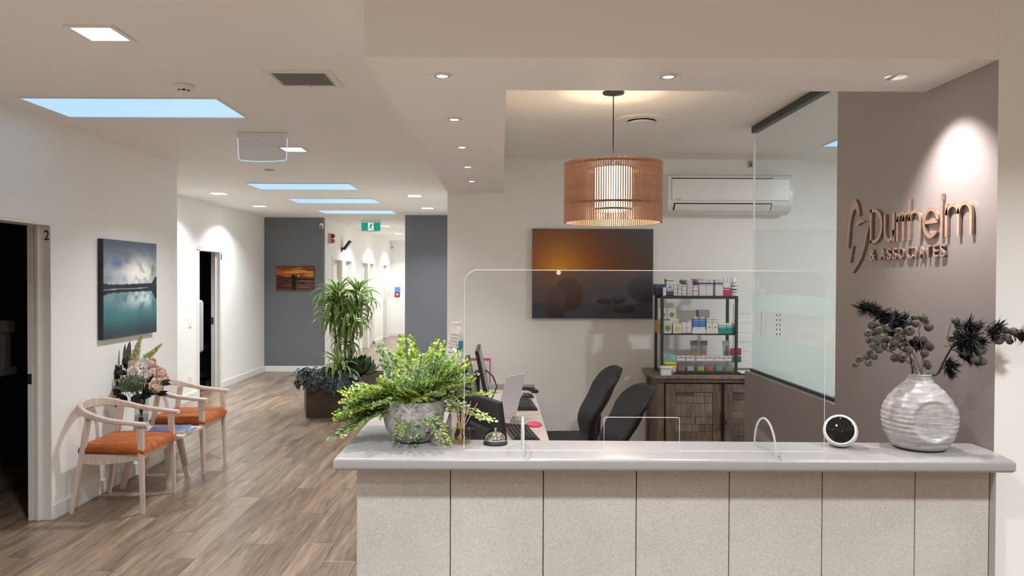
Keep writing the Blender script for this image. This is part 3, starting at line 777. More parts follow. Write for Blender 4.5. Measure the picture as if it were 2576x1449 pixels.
def branch(name, label, path, r0, r1, m, gums=(), needles=(), twigs=(), cat='branch', group=None):
    """path: world points from inside the vase outwards; gums: (point, radius, facing); needles: (point, dir, scale)"""
    o = thing(name, label, cat, vz, 0, group)
    L = lambda p: Vector(p) - vz
    pts = [L(p) for p in path]
    sm = []
    for i in range(len(pts)-1):
        p0 = pts[max(i-1, 0)]; p1, p2 = pts[i], pts[i+1]; p3 = pts[min(i+2, len(pts)-1)]
        for t in (0, 0.25, 0.5, 0.75):
            sm.append(0.5*((2*p1) + (p2-p0)*t + (2*p0-5*p1+4*p2-p3)*t*t + (3*p1-p0-3*p2+p3)*t**3))
    sm.append(pts[-1])
    B().tube(sm, r0, 7, r1).build('stem', m, o, smooth=True)
    for p, rad, face in gums:
        q_ = L(p); near = min(sm, key=lambda s: (s-q_).length)
        f = Vector(face).normalized()
        g = add('gumnut', gum_me if rb.random() < 0.65 else gum_me2, None, o, q_, f.to_track_quat('Z', 'Y').to_euler())
        g.scale = (rad*rb.uniform(0.92, 1.05), rad*rb.uniform(0.92, 1.05), rad*rb.uniform(0.9, 1.08))
        add('hollow', hol_me, None, g)
        if (near - q_).length > rad*1.0:
            mid = (near + q_)/2 + Vector((0, 0, -0.004)); B().tube([near, mid, q_ - f*rad*0.8], 0.0013, 5).build('twig', m, o, smooth=True)
    for p, dvec, s_ in needles:
        q_ = L(p); d = Vector(dvec).normalized()
        nn = add('needle_tuft', rb.choice(tufts), None, o, q_, d.to_track_quat('Z', 'Y').to_euler()); nn.scale = (s_, s_, s_)
        near = min(sm, key=lambda s: (s-q_).length)
        if (near - q_).length > 0.012: B().tube([near, (near+q_)/2 + Vector((0, 0, 0.002)), q_], 0.0014, 5).build('twig', m, o)
    for tw in twigs: B().tube([L(p) for p in tw], 0.0011, 5).build('twig', m, o)
    return o
cmp = lambda *a: Vector(a)
# base points inside the vase neck
def nb(dx, dy): return vz + Vector((dx, dy, -0.05)), vz + Vector((dx*1.3, dy*1.3, 0.008))
def rface(): return Vector((rb.uniform(-0.9, 0.7), -1.0, rb.uniform(-0.5, 0.8)))
def gl(lst, Y): return [(V(x, y, Y + rb.uniform(-0.02, 0.02)), r_*2.55/1860, f or rface()) for (x, y, r_, f) in lst]
nn_ = None
b0, b1 = nb(-0.010, -0.006)
branch('gumnut_branch', 'dried gumnut branch drooping to the left tip with five small pods', [b0, b1, V(2290, 915, 2.56), V(2230, 880, 2.56), V(2185, 882, 2.55), V(2165, 895, 2.55)], 0.0042, 0.0014, STEM,
       gl([(2162, 902, 9.5, (-0.7, -1, 0)), (2151, 917, 8, (-0.9, -1, 0.1)), (2181, 897, 9.5, (0.1, -1, 0.4)), (2200, 898, 9, None), (2185, 914, 8.5, None), (2187, 886, 7, None)], 2.55), group='dried gumnut branches in the vase')
b0, b1 = nb(-0.006, 0.006)
branch('gumnut_branch', 'dried gumnut branch with the dense pod cluster left of the vase neck', [b0, b1, V(2296, 905, 2.58), V(2255, 870, 2.57), V(2215, 845, 2.56), V(2190, 830, 2.55)], 0.0042, 0.0014, STEM,
       gl([(2193, 819, 10, None), (2206, 817, 9, None), (2211, 831, 10, (-0.2, -1, 0.3)), (2183, 838, 9.5, (-0.3, -1, 0.3)), (2196, 837, 9, None), (2204, 858, 13, (0.2, -0.3, 1)), (2186, 857, 8.5, None), (2195, 868, 9, None), (2228, 829, 10, None), (2227, 857, 9.5, None), (2211, 880, 9.5, (0.2, -0.6, -1)), (2225, 870, 8, None), (2238, 853, 8, None)], 2.56), group='dried gumnut branches in the vase')
b0, b1 = nb(0.0, -0.010)
branch('gumnut_branch', 'dried gumnut branch with pods in the middle of the bouquet facing the viewer', [b0, b1, V(2305, 905, 2.54), V(2288, 870, 2.54), V(2275, 845, 2.54), V(2268, 830, 2.54)], 0.0042, 0.0016, STEM,
       gl([(2262, 833, 10.5, (-0.7, -1, 0.3)), (2287, 833, 13.5, (-0.4, -1, 0.5)), (2271, 860, 10.5, (0.0, -1, 0.5)), (2250, 859, 11, (-0.8, -0.5, 0.6)), (2246, 874, 9.5, (-1, -0.6, -0.2)), (2270, 895, 11.5, (-0.3, -1, -0.4)), (2251, 901, 10.5, (-0.6, -0.8, -0.4)), (2268, 905, 9, None), (2285, 880, 11, (-0.5, 0.3, 0.8)), (2258, 846, 9, None), (2262, 868, 8, None)], 2.54), group='dried gumnut branches in the vase')
b0, b1 = nb(0.008, 0.004)
branch('gumnut_branch', 'tallest dried gumnut branch with pods on top right of the vase neck', [b0, b1, V(2322, 900, 2.57), V(2316, 860, 2.57), V(2312, 830, 2.57), V(2320, 812, 2.57)], 0.004, 0.0014, STEM,
       gl([(2301, 799, 9, (0, 0.3, 1)), (2303, 814, 10.5, (0, 0.5, 1)), (2322, 800, 10.5, (0, -0.4, 1)), (2331, 809, 7, None), (2336, 823, 11, (0.6, 0.6, 0.8)), (2287, 811, 9, None), (2322, 855, 10, (0.4, 0.7, -0.6)), (2304, 852, 7.5, None), (2335, 866, 9, (0.5, 0.4, 0.7)), (2339, 873, 10, (0.4, 0.6, -0.5)), (2326, 889, 10.5, (0.2, 0.6, -0.6)), (2332, 915, 9.5, (0.2, 0.5, -0.9)), (2335, 922, 9, None)], 2.57), group='dried gumnut branches in the vase')
b0, b1 = nb(-0.014, 0.006)
branch('needle_branch', 'black needle-leaved branch reaching up to the left above the pods', [b0, b1, V(2290, 900, 2.60), V(2278, 850, 2.60), V(2255, 812, 2.60), V(2215, 788, 2.60), V(2178, 775, 2.59)], 0.0036, 0.0014, DSTEM,
       (), [(V(2180, 776, 2.59), (-1, -0.3, 0.15), 1.05), (V(2197, 780, 2.595), (-0.8, -0.3, 0.6), 1.0), (V(2207, 784, 2.6), (-0.9, -0.4, 0.3), 1.0), (V(2220, 793, 2.6), (-0.6, -0.4, -0.5), 1.0), (V(2236, 803, 2.6), (-0.7, -0.5, 0.4), 1.0), (V(2256, 808, 2.6), (-0.3, -0.4, 1), 1.05), (V(2266, 812, 2.6), (0.5, -0.4, 1), 1.0), (V(2262, 824, 2.6), (-0.3, -0.8, 0.3), 1.0), (V(2250, 840, 2.6), (-0.6, -0.8, -0.2), 0.9), (V(2290, 868, 2.6), (-0.2, -1, 0.4), 0.8), (V(2304, 870, 2.6), (0.2, -1, 0.2), 0.9)], group='dark needle branches in the vase')
b0, b1 = nb(0.012, -0.008)
branch('needle_branch', 'black needle-leaved branch with pods leaning right towards the white wall edge', [b0, b1, V(2357, 942, 2.54), V(2375, 908, 2.53), V(2400, 868, 2.52), V(2440, 845, 2.49), V(2480, 838, 2.46), V(2530, 835, 2.44)], 0.0050, 0.0016, DSTEM,
       [(V(2404, 807, 2.52), 11*2.52/1860, (0.2, -0.6, 0.9)), (V(2410, 820, 2.53), 9.5*2.52/1860, (-0.3, 0.5, 0.7)), (V(2407, 838, 2.53), 9*2.52/1860, (-0.5, 0.4, 0.4)), (V(2394, 853, 2.52), 8*2.52/1860, (-0.6, -0.8, 0.2)), (V(2467, 880, 2.47), 13*2.5/1860, (-0.2, -1, 0.6)), (V(2452, 905, 2.47), 11*2.5/1860, (-0.2, -0.8, -0.7)), (V(2472, 909, 2.48), 10*2.5/1860, (0.3, 0.3, -0.8)),
        (V(2512, 857, 2.44), 11*2.44/1860, (0.5, -1, 0.0)), (V(2533, 849, 2.43), 11*2.43/1860, (0.2, -1, 0.0)), (V(2527, 831, 2.45), 10*2.44/1860, (0.6, -0.8, 0.5)), (V(2549, 834, 2.43), 10.5*2.43/1860, (0.3, -1, 0.3)), (V(2540, 858, 2.45), 9*2.43/1860, (0.3, 0.2, -0.8))],
       [(V(2432, 828, 2.50), (0.1, -0.6, 1), 1.15), (V(2445, 832, 2.50), (0.7, -0.6, 0.7), 1.1), (V(2430, 850, 2.49), (0.0, -1, -0.1), 1.25), (V(2448, 852, 2.49), (0.6, -0.8, -0.4), 1.2), (V(2422, 862, 2.49), (-0.3, -0.8, -0.8), 1.1), (V(2438, 868, 2.49), (0.3, -0.8, -0.9), 1.1), (V(2425, 898, 2.50), (0.8, -0.6, -0.3), 1.0), (V(2442, 905, 2.49), (0.9, -0.4, -0.5), 1.0), (V(2387, 915, 2.52), (0.3, -0.9, -0.4), 0.95), (V(2385, 930, 2.52), (0.3, -0.6, -0.9), 0.9),
        (V(2498, 832, 2.45), (0.7, -0.4, 0.8), 1.1), (V(2500, 845, 2.45), (-0.4, -0.8, 0.4), 1.0), (V(2566, 842, 2.42), (1, -0.4, 0.2), 1.1), (V(2572, 850, 2.42), (0.9, -0.5, -0.4), 1.0)],
       [[V(2395, 880, 2.525), V(2382, 850, 2.52), V(2392, 815, 2.52)], [V(2470, 840, 2.465), V(2490, 815, 2.45), V(2508, 806, 2.44)], [V(2398, 870, 2.52), V(2378, 872, 2.52), V(2374, 866, 2.52)]], group='dark needle branches in the vase')

# ---- bowl pot with maidenhair fern
def pot_mat():
    k = N('weathered whitewash pot'); v = k.coord('Object'); f = k.noise(v, 22, 6, 0.7); g = k.noise(v, 90, 4, 0.7); m = k.noise(v, 9, 3)
    c = k.ramp(g, [(0.35, (0.22, 0.215, 0.21)), (0.6, (0.50, 0.49, 0.48))])
    vr = k.n('ShaderNodeMath', operation='ADD'); k.l(k.noise(v, 55, 5, 0.8), vr.inputs[0]); k.l(m, vr.inputs[1])
    d = k.ramp(vr.outputs[0], [(1.10, (0, 0, 0)), (1.18, (1, 1, 1))]) if False else None
    mm = k.n('ShaderNodeMath', operation='MULTIPLY'); k.l(vr.outputs[0], mm.inputs[0]); mm.inputs[1].default_value = 0.5
    d = k.ramp(mm.outputs[0], [(0.565, (0, 0, 0)), (0.60, (1, 1, 1))])
    k.base(k.mix(d, c, (0.03, 0.03, 0.032)))
    k.p.inputs['Roughness'].default_value = 0.6; k.bump(f, 0.5, 0.006); return k.m
pot = thing('planter_bowl', 'weathered whitewashed concrete bowl with black specks holding the fern', 'plant pot', (-0.306, 2.635, CT))
def dent(co):
    q_ = co.copy(); n_ = mnoise.noise(Vector((co.x*14, co.y*14, co.z*14)))*0.003
    r = math.hypot(co.x, co.y)
    if r > 1e-5: q_.x += co.x/r*n_; q_.y += co.y/r*n_
    if 0.005 < co.z < 0.045:
        n2 = Vector((-0.75, -0.6, -0.5)).normalized(); d_ = (co - Vector((0, 0, 0.06))).dot(n2)
        if d_ > 0.088: q_ -= n2*(d_-0.088)
    return q_
B().lathe([(0, 0.001), (0.050, 0.001), (0.062, 0.004), (0.080, 0.020), (0.097, 0.045), (0.106, 0.075), (0.109, 0.105), (0.108, 0.135), (0.106, 0.148), (0.101, 0.149), (0.099, 0.140), (0.100, 0.12), (0.0, 0.118)], 56, fn=dent).build('bowl', pot_mat(), pot, smooth=True, angle=60)
B().lathe([(0, 0.128), (0.096, 0.124)], 24).build('soil', mat('soil', (0.03, 0.024, 0.018), 0.9, bump=0.5), pot)
FERN = attr_mat('fern leaflet', 0.5, spec=0.3, trans=0.25)
def set_col(me, cols, name='col'):
    ca = me.color_attributes.new(name, 'FLOAT_COLOR', 'POINT')
    ca.data.foreach_set('color', np.asarray([c for col in cols for c in (*col, 1.0)], dtype=np.float32))
def frond_mesh(seed, L=0.25, droop=0.5, hue=0):
    r = random.Random(seed); b = B(); cols = []
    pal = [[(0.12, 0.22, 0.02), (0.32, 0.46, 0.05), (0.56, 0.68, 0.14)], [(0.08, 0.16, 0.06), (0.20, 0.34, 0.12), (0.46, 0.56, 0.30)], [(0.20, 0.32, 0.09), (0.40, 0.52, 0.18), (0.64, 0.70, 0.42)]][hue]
    def curve(t): return Vector((math.sin(t*0.9)*0.02*math.sin(seed), t*L*0.93, -droop*L*t*t*0.62))
    def leaf(p, d, nrm, s_):
        side = d.cross(nrm).normalized(); k_ = rb2.random(); base = pal[0] if k_ < 0.3 else pal[1] if k_ < 0.75 else pal[2]
        pts = [p, p + d*s_*0.55 + side*s_*0.46, p + d*s_*0.93 + side*s_*0.33 - nrm*s_*0.06, p + d*s_*1.05, p + d*s_*0.93 - side*s_*0.33 - nrm*s_*0.06, p + d*s_*0.55 - side*s_*0.46]
        vs = [b.bm.verts.new(x) for x in pts]
        cc = tuple(c*rb2.uniform(0.8, 1.2) for c in base)
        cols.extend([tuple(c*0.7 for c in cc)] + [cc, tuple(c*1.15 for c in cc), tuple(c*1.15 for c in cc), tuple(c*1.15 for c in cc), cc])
        b.bm.faces.new(vs)
    rb2 = r
    n = 17; pts = [curve(i/n) for i in range(n+1)]
    def stalk(pp, w_):
        prev = None
        for a, c in zip(pp, pp[1:]):
            t = (c-a).normalized(); s1 = t.orthogonal().normalized()*w_; s2 = t.cross(s1)
            vs = [b.bm.verts.new(x) for x in (a+s1, a-s1*0.5+s2*0.86, a-s1*0.5-s2*0.86, c+s1, c-s1*0.5+s2*0.86, c-s1*0.5-s2*0.86)]
            cols.extend([(0.05, 0.07, 0.02)]*6)
            b.bm.faces.new((vs[0], vs[1], vs[4], vs[3])); b.bm.faces.new((vs[1], vs[2], vs[5], vs[4])); b.bm.faces.new((vs[2], vs[0], vs[3], vs[5]))
    stalk(pts, 0.0009)
    for i in range(3, n):
        p = curve(i/n); t = (curve((i+0.5)/n) - p).normalized()
        for s_ in (-1, 1):
            tw = 0.060*(1 - i/n)**0.7*r.uniform(0.7, 1.2) + 0.008
            dr = (t*0.75 + Vector((s_, 0, r.uniform(-0.1, 0.35)))*0.8).normalized()
            m_ = max(1, int(tw/0.0085)); tip = p + dr*tw + Vector((0, 0, -tw*0.12))
            if False: stalk([p, (p+tip)/2 + Vector((0, 0, 0.002)), tip], 0.0005)
            for j in range(m_):
                q_ = p + dr*tw*(j+1)/m_ + Vector((0, 0, -tw*0.12*((j+1)/m_)**2))
                for s2 in ((-1, 1) if j < m_-1 else (0,)):
                    ld = (dr + dr.cross(Vector((0, 0, 1)))*s2*0.9 + Vector((r.uniform(-.25, .25), r.uniform(-.25, .25), r.uniform(-.3, .3)))).normalized()
                    nr = (Vector((r.uniform(-.5, .5), r.uniform(-.5, .5), 1))).normalized()
                    leaf(q_, ld, nr, r.uniform(0.0095, 0.0145))
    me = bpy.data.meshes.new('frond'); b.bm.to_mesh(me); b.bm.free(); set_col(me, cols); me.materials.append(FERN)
    return me
fern = thing('maidenhair_fern', 'bushy light green maidenhair fern spilling over the weathered bowl', 'fern', (-0.306, 2.635, CT+0.13))
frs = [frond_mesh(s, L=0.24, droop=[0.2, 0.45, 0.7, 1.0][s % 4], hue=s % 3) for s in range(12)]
rf = random.Random(5)
def place_frond(az, el, s_, v, roll=0.0, off=(0, 0, 0)):
    M = Matrix.Rotation(az, 4, 'Z') @ Matrix.Rotation(el, 4, 'X') @ Matrix.Rotation(roll, 4, 'Y')
    o = add('frond', frs[v % 12], None, fern, Vector((0.03*math.sin(-az), 0.03*math.cos(az), 0.0)) + Vector(off)); o.rotation_euler = M.to_euler(); o.scale = (s_, s_, s_)
for i in range(250):
    az = i*2.39996; ring_k = (i*0.618) % 1.0
    el = math.radians(84 - 78*ring_k**0.75 + rf.uniform(-10, 10))
    s_ = (0.80 + 0.30*ring_k)*rf.uniform(0.55, 1.12)
    fc = max(0.0, -math.cos(az))
    place_frond(az, el + 0.30*fc, s_*(1 - 0.38*fc), rf.randrange(12), rf.uniform(-0.6, 0.6), (0, 0, rf.uniform(-0.01, 0.01)))
# long sprays that reach out of the mass
for az, el, s_, v in [(1.70, -0.12, 1.25, 1), (1.90, -0.10, 1.05, 5), (1.55, -0.16, 1.05, 9), (1.95, 0.05, 1.1, 0), (1.5, 0.0, 1.15, 6), (-1.62, 0.30, 1.20, 0), (-1.4, 0.0, 1.2, 5), (-1.8, -0.45, 1.0, 3), (3.3, -0.2, 0.62, 7), (2.9, -0.1, 0.62, 3), (-2.6, -0.1, 0.75, 11), (0.35, 1.15, 1.2, 0), (0.8, 1.05, 1.15, 4), (-0.9, 1.0, 1.1, 8), (-0.5, 1.1, 1.15, 0)]:
    place_frond(az, el, s_, v, rf.uniform(-0.3, 0.3))
# ================================================================== BEHIND THE COUNTER
DESKW = mat('pale desk laminate', (0.66, 0.59, 0.55), 0.35, var=0.03, vscale=30)
dk = thing('reception_desk', 'pale laminate desk running from the counter to the back wall', 'desk', (0, 0, 0))
B().box(-0.234, 0.284, 2.64, 6.10, 0.700, 0.730, 0.003).build('desk_top', DESKW, dk)
for y in (2.66, 4.3, 6.04): B().box(-0.20, 0.22, y, y+0.03, 0, 0.70).build('support_panel', DESKW, dk)
up = B().box(-0.20, 0.288, 6.101, 6.125, 0.0, 0.775, 0.004, 2).build('back_panel', GPLAST, dk)
B().cyl(0.008, -0.002, 0.001, 16, M=Matrix.Translation((0.235, 6.101, 0.745)) @ Matrix.Rotation(PI/2, 4, 'X')).build('cable_hole', BLACKM, up)

def monitor(label, loc, rotz, w, h, zc, lean, hump=False):
    t = thing('computer_monitor', label, 'monitor', loc, rotz, 'computer monitors on the reception desk')
    M = Matrix.Translation((0, 0, zc)) @ Matrix.Rotation(-lean, 4, 'Y')
    B().box(-0.014, 0.010, -w/2, w/2, -h/2, h/2, 0.004, 2, M).build('casing', BLACK, t)
    B().box(0.0095, 0.0115, -w/2+0.012, w/2-0.012, -h/2+0.016, h/2-0.012, 0, 1, M).build('display', mat('dim screen', (0.10, 0.10, 0.105), 0.2), t)
    if hump:
        pr = [(-0.014, 0.02), (-0.035, 0.015), (-0.075, -0.05), (-0.075, -h/2+0.01), (-0.014, -h/2+0.01)]
        B().prism([M @ Vector((a, -w*0.30, c)) for a, c in pr], M.to_3x3() @ Vector((0, w*0.62, 0))).build('rear_housing', BLACK, t)
    B().box(-0.055, -0.02, -0.03, 0.03, 0.012, zc, 0.004).build('stand_neck', BLACK, t)
    B().box(-0.058, 0.10, -0.10, 0.10, 0.0, 0.014, 0.005, 2).build('stand_base', BLACK, t)
    return t
DZ = 0.7305
monitor('black monitor nearest the counter, seen from behind past the fern', (-0.085, 3.40, DZ), math.radians(26), 0.50, 0.31, 0.235, 0.14, True)
monitor('middle black monitor seen edge-on, tilted, just behind the fern leaves', (-0.165, 4.36, DZ), 0.0, 0.50, 0.31, 0.29, 0.21)
monitor('black monitor seen edge-on standing farthest back on the desk', (-0.118, 5.10, DZ), 0.0, 0.50, 0.32, 0.285, 0.21)

def keyboard(label, loc, rotz, m):
    t = thing('keyboard', label, 'keyboard', loc, rotz, 'black keyboards on the reception desk')
    B().prism([(-0.075, -0.22, 0.002), (0.075, -0.22, 0.002), (0.075, -0.22, 0.012), (-0.075, -0.22, 0.026)], (0, 0.44, 0)).build('case', m, t)
    key = B().box(-0.0078, 0.0078, -0.0078, 0.0078, 0, 0.006, 0.0015).mesh('key'); key.materials.append(BLACK)
    for r in range(5):
        for c in range(18):
            if c == 14: continue
            x = -0.056 + r*0.025; z = 0.0255 + (-(x+0.075))*0.0933
            k_ = add('key', key, None, t, (x, -0.196 + c*0.0228, z), (0, 0.093, 0))
keyboard('black keyboard nearer the counter, below the leaning sign holder', (0.125, 4.36, DZ), math.radians(8), BLACK)
keyboard('black keyboard farther back on the desk, in front of the grey panel', (0.175, 5.35, DZ), math.radians(4), mat('navy black plastic', (0.015, 0.015, 0.035), 0.35))
def mouse(label, loc, rotz, m):
    t = thing('computer_mouse', label, 'mouse', loc, rotz)
    B().lathe([(0.030*math.sin(PI/2*i/8)+0.0, 0.034*math.cos(PI/2*i/8)) for i in range(9)] + [(0.0, 0.0)], 24, M=Matrix.Diagonal((1.75, 1.0, 1.0, 1))).build('shell', m, t, smooth=True)
    B().box(0.020, 0.036, -0.003, 0.003, 0.022, 0.033, 0.002).build('wheel', BLACKM, t)
mouse('black computer mouse beside the farther keyboard', (0.215, 5.70, DZ), 2.8, BLACK)
mouse('dark silver computer mouse beside the pink wrist rest', (0.115, 4.72, DZ), 2.6, GPLAST)
tag(B().lathe([(0, 0.020), (0.03, 0.019), (0.048, 0.012), (0.05, 0.004), (0.046, 0), (0, 0)], 32, M=Matrix.Diagonal((1.0, 1.35, 1, 1))).build('wrist_rest', mat('pink gel', (0.86, 0.10, 0.26), 0.35), None, (0.215, 4.62, DZ), True), 'bright pink wrist rest on the desk edge', 'wrist rest')
# handset lying on the desk
t = thing('phone_handset', 'black desk phone handset lying at the back of the desk', 'phone', (0.20, 5.93, DZ), 0.15)
B().tube([(-0.09, 0, 0.022), (-0.05, 0, 0.036), (0.02, 0, 0.034), (0.08, 0, 0.022)], [0.020, 0.014, 0.014, 0.021], 10).build('grip', BLACK, t, smooth=True)
B().cyl(0.028, 0.0, 0.026, 20, (-0.085, 0)).build('earpiece', BLACK, t); B().cyl(0.028, 0.0, 0.024, 20, (0.085, 0)).build('mouthpiece', BLACK, t)
# leaning sign holder
t = thing('sign_holder', 'white leaning paper sign in a clear holder standing on the desk', 'sign holder', (0.045, 4.86, DZ), math.radians(-38))
M = Matrix.Rotation(math.radians(15), 4, 'Y') @ Matrix.Rotation(math.radians(0), 4, 'X')
B().box(-0.0015, 0.0015, -0.105, 0.105, 0.004, 0.300, 0, 1, Matrix.Rotation(math.radians(15), 4, 'Y')).build('paper', mat('lavender white paper', (0.80, 0.78, 0.83), 0.5, var=0.02), t)
B().box(-0.003, -0.0018, -0.108, 0.108, 0.003, 0.303, 0, 1, Matrix.Rotation(math.radians(15), 4, 'Y')).build('front_sheet', ACRYL, t)
B().box(-0.09, 0.02, -0.108, 0.108, 0.0, 0.003).build('base_sheet', ACRYL, t)
# cable
tag(B().tube([(-0.10, 5.30, DZ+0.26), (-0.05, 5.42, DZ+0.20), (-0.02, 5.45, DZ+0.12), (-0.06, 5.40, DZ+0.03), (-0.08, 5.30, DZ+0.006)], 0.005, 8).build('monitor_cable', BLACK, None, None, True), 'black cable hanging in a loop from the farthest monitor', 'cable')
# poster with a pink border
t = thing('notice_sheet', 'white notice sheet with a pink border pinned on the wall behind the monitors', 'notice', (0, 0, 0))
a, c = at(1178, 901, 6.49), at(1233, 987, 6.49)
B().box(a.x, c.x, 6.493, 6.4985, c.z, a.z).build('border', mat('pink card', (0.62, 0.09, 0.22), 0.6), t)
B().box(a.x+0.012, c.x-0.008, 6.4915, 6.4930, c.z+0.01, a.z-0.022).build('sheet', mat('pinkish paper', (0.80, 0.72, 0.76), 0.6), t)
B().box(a.x+0.10, c.x-0.03, 6.4905, 6.4915, c.z+0.05, a.z-0.06).build('text_block', mat('grey print', (0.60, 0.55, 0.60), 0.6), t)
# hand sanitiser and its card
sz = thing('sanitiser_bottle', 'clear pump bottle of hand sanitiser with a teal label on the counter end', 'bottle', (-0.305, 5.46, CT))
B().lathe([(0, 0.001), (0.030, 0.001), (0.032, 0.005), (0.032, 0.125), (0.028, 0.145), (0.014, 0.165), (0.012, 0.175), (0.0, 0.176)], 28).build('bottle', glass('sanitiser bottle', (0.90, 0.93, 0.94), 0.8, film=(0.8, 0.85, 0.87), film_fac=0.18), sz, smooth=True)
B().lathe([(0.0325, 0.035), (0.0328, 0.036), (0.0328, 0.105), (0.0325, 0.106)], 28).build('label', mat('teal label', (0.05, 0.28, 0.36), 0.4), sz, smooth=True)
B().lathe([(0, 0.176), (0.015, 0.176), (0.015, 0.192), (0.011, 0.198), (0.006, 0.200), (0.005, 0.222), (0, 0.222)], 20).build('collar', WPLAST, sz, smooth=True)
B().tube([(0.012, 0, 0.226), (0, 0, 0.227), (-0.03, 0, 0.226), (-0.042, 0, 0.220)], 0.006, 8).build('pump_head', WPLAST, sz, smooth=True)
sz.scale = (1.05, 1.05, 1.10)
cd = thing('sanitiser_card', 'narrow white card with printed lines leaning in front of the sanitiser bottle', 'sign', (-0.366, 5.40, CT), 0.0)
Mc = Matrix.Rotation(math.radians(11), 4, 'Y') @ Matrix.Rotation(math.radians(-8), 4, 'X')
B().box(-0.040, 0.040, -0.001, 0.001, 0.012, 0.222, 0, 1, Mc).build('card', PAPER, cd)
for i, wd in enumerate(['HANDS', 'CLEAN', 'PLEASE', 'TO OUR', 'SPACE']):
    me = text_mesh(wd, 0.0185)
    for v in me.vertices: v.co = Mc @ Vector((v.co.x + 0.004, -0.0016, v.co.y + 0.168 - i*0.0235))
    add('print_line', me, INK, cd)
B().box(-0.022, 0.018, -0.0016, -0.001, 0.035, 0.039, 0, 1, Mc).build('print_line', INK, cd)

# ---- office chairs
def office_chair(label, loc, rotz, mesh_m, ztop=1.0):
    t = thing('office_chair', label, 'office chair', loc, rotz, 'black office chairs behind the counter')
    W, Z0, Z1 = 0.205, 0.50, ztop
    def surf(u, v, off):
        z = Z0 + (Z1-Z0)*v
        hw = W*(0.80 + 0.24*math.sin(min(1, v*1.3)*PI/2)) * (1 - 0.16*max(0, (v-0.86)/0.14)**2) * (1 - 0.18*max(0, (0.15-v)/0.15))
        s_ = (u*2-1); y = hw*s_
        zz = z - 0.045*abs(s_)**4*max(0, (v-0.7)/0.3)
        x = -0.235 + 0.055*math.exp(-((v-0.28)/0.25)**2) - 0.13*v - 0.03*max(0, v-0.75)/0.25 + 0.055*abs(s_)**2.2
        return Vector((x + off, y, zz))
    for nm, o0, o1, m in (('backrest_pad', 0.0, 0.022, mesh_m), ('backrest_shell', -0.022, -0.004, BLACK)):
        b = B(); nu, nv = 14, 18
        A = [[b.bm.verts.new(surf(i/nu, j/nv, o1)) for j in range(nv+1)] for i in range(nu+1)]
        Cc = [[b.bm.verts.new(surf(i/nu, j/nv, o0)) for j in range(nv+1)] for i in range(nu+1)]
        for i in range(nu):
            for j in range(nv):
                b.bm.faces.new((A[i][j], A[i+1][j], A[i+1][j+1], A[i][j+1])); b.bm.faces.new((Cc[i][j+1], Cc[i+1][j+1], Cc[i+1][j], Cc[i][j]))
        for i in range(nu):
            for j in (0, nv): b.bm.faces.new((A[i][j], Cc[i][j], Cc[i+1][j], A[i+1][j]) if j == 0 else (A[i+1][j], Cc[i+1][j], Cc[i][j], A[i][j]))
        for j in range(nv):
            for i in (0, nu): b.bm.faces.new((A[i][j+1], Cc[i][j+1], Cc[i][j], A[i][j]) if i == 0 else (A[i][j], Cc[i][j], Cc[i][j+1], A[i][j+1]))
        b.build(nm, m, t, smooth=True, angle=60)
    B().tube([surf(0, k/10, 0.008) + Vector((0, -0.004, 0)) for k in range(11)], 0.010, 8).build('side_rail', BLACK, t, smooth=True)
    B().tube([surf(1, k/10, 0.008) + Vector((0, 0.004, 0)) for k in range(11)], 0.010, 8).build('side_rail', BLACK, t, smooth=True)
    B().tube([surf(k/12, 1, 0.006) + Vector((-0.006, 0, -0.003)) for k in range(13)], 0.013, 8).build('top_rail', BLACK, t, smooth=True)
    B().box(-0.22, 0.25, -0.24, 0.24, 0.44, 0.505, 0.03, 4).build('seat', mesh_m, t, smooth=True, angle=60)
    B().tube([(-0.05, 0, 0.43), (-0.22, 0, 0.44), (-0.245, 0, 0.55), (-0.25, 0, 0.66)], 0.022, 8).build('back_bracket', BLACK, t, smooth=True)
    B().cyl(0.026, 0.09, 0.44, 16).build('gas_post', BLACK, t, smooth=True)
    for k in range(5):
        a = 2*PI*k/5 + 0.3; ca, sa = math.cos(a), math.sin(a)
        ar = B().tube([(0.03*ca, 0.03*sa, 0.105), (0.17*ca, 0.17*sa, 0.085), (0.28*ca, 0.28*sa, 0.07)], [0.022, 0.018, 0.013], 8).build('base_arm', BLACK, t, smooth=True)
        B().cyl(0.026, -0.012, 0.012, 18, M=Matrix.Translation((0.285*ca, 0.285*sa, 0.0265)) @ Matrix.Rotation(a+0.5, 4, 'Z') @ Matrix.Rotation(PI/2, 4, 'X')).build('castor', BLACKM, ar)
    return t
FABRIC = mat('black mesh fabric', (0.020, 0.020, 0.023), 0.75, var=0.2, vscale=300, bump=0.3, bscale=500)
office_chair('black office chair standing farther back, its tall backrest upright', (0.47, 5.34, 0), PI+0.10, FABRIC, 1.005)
office_chair('black mesh office chair nearer the counter, turned with a padded top edge', (0.545, 4.60, 0), PI+0.16, FABRIC, 0.975)

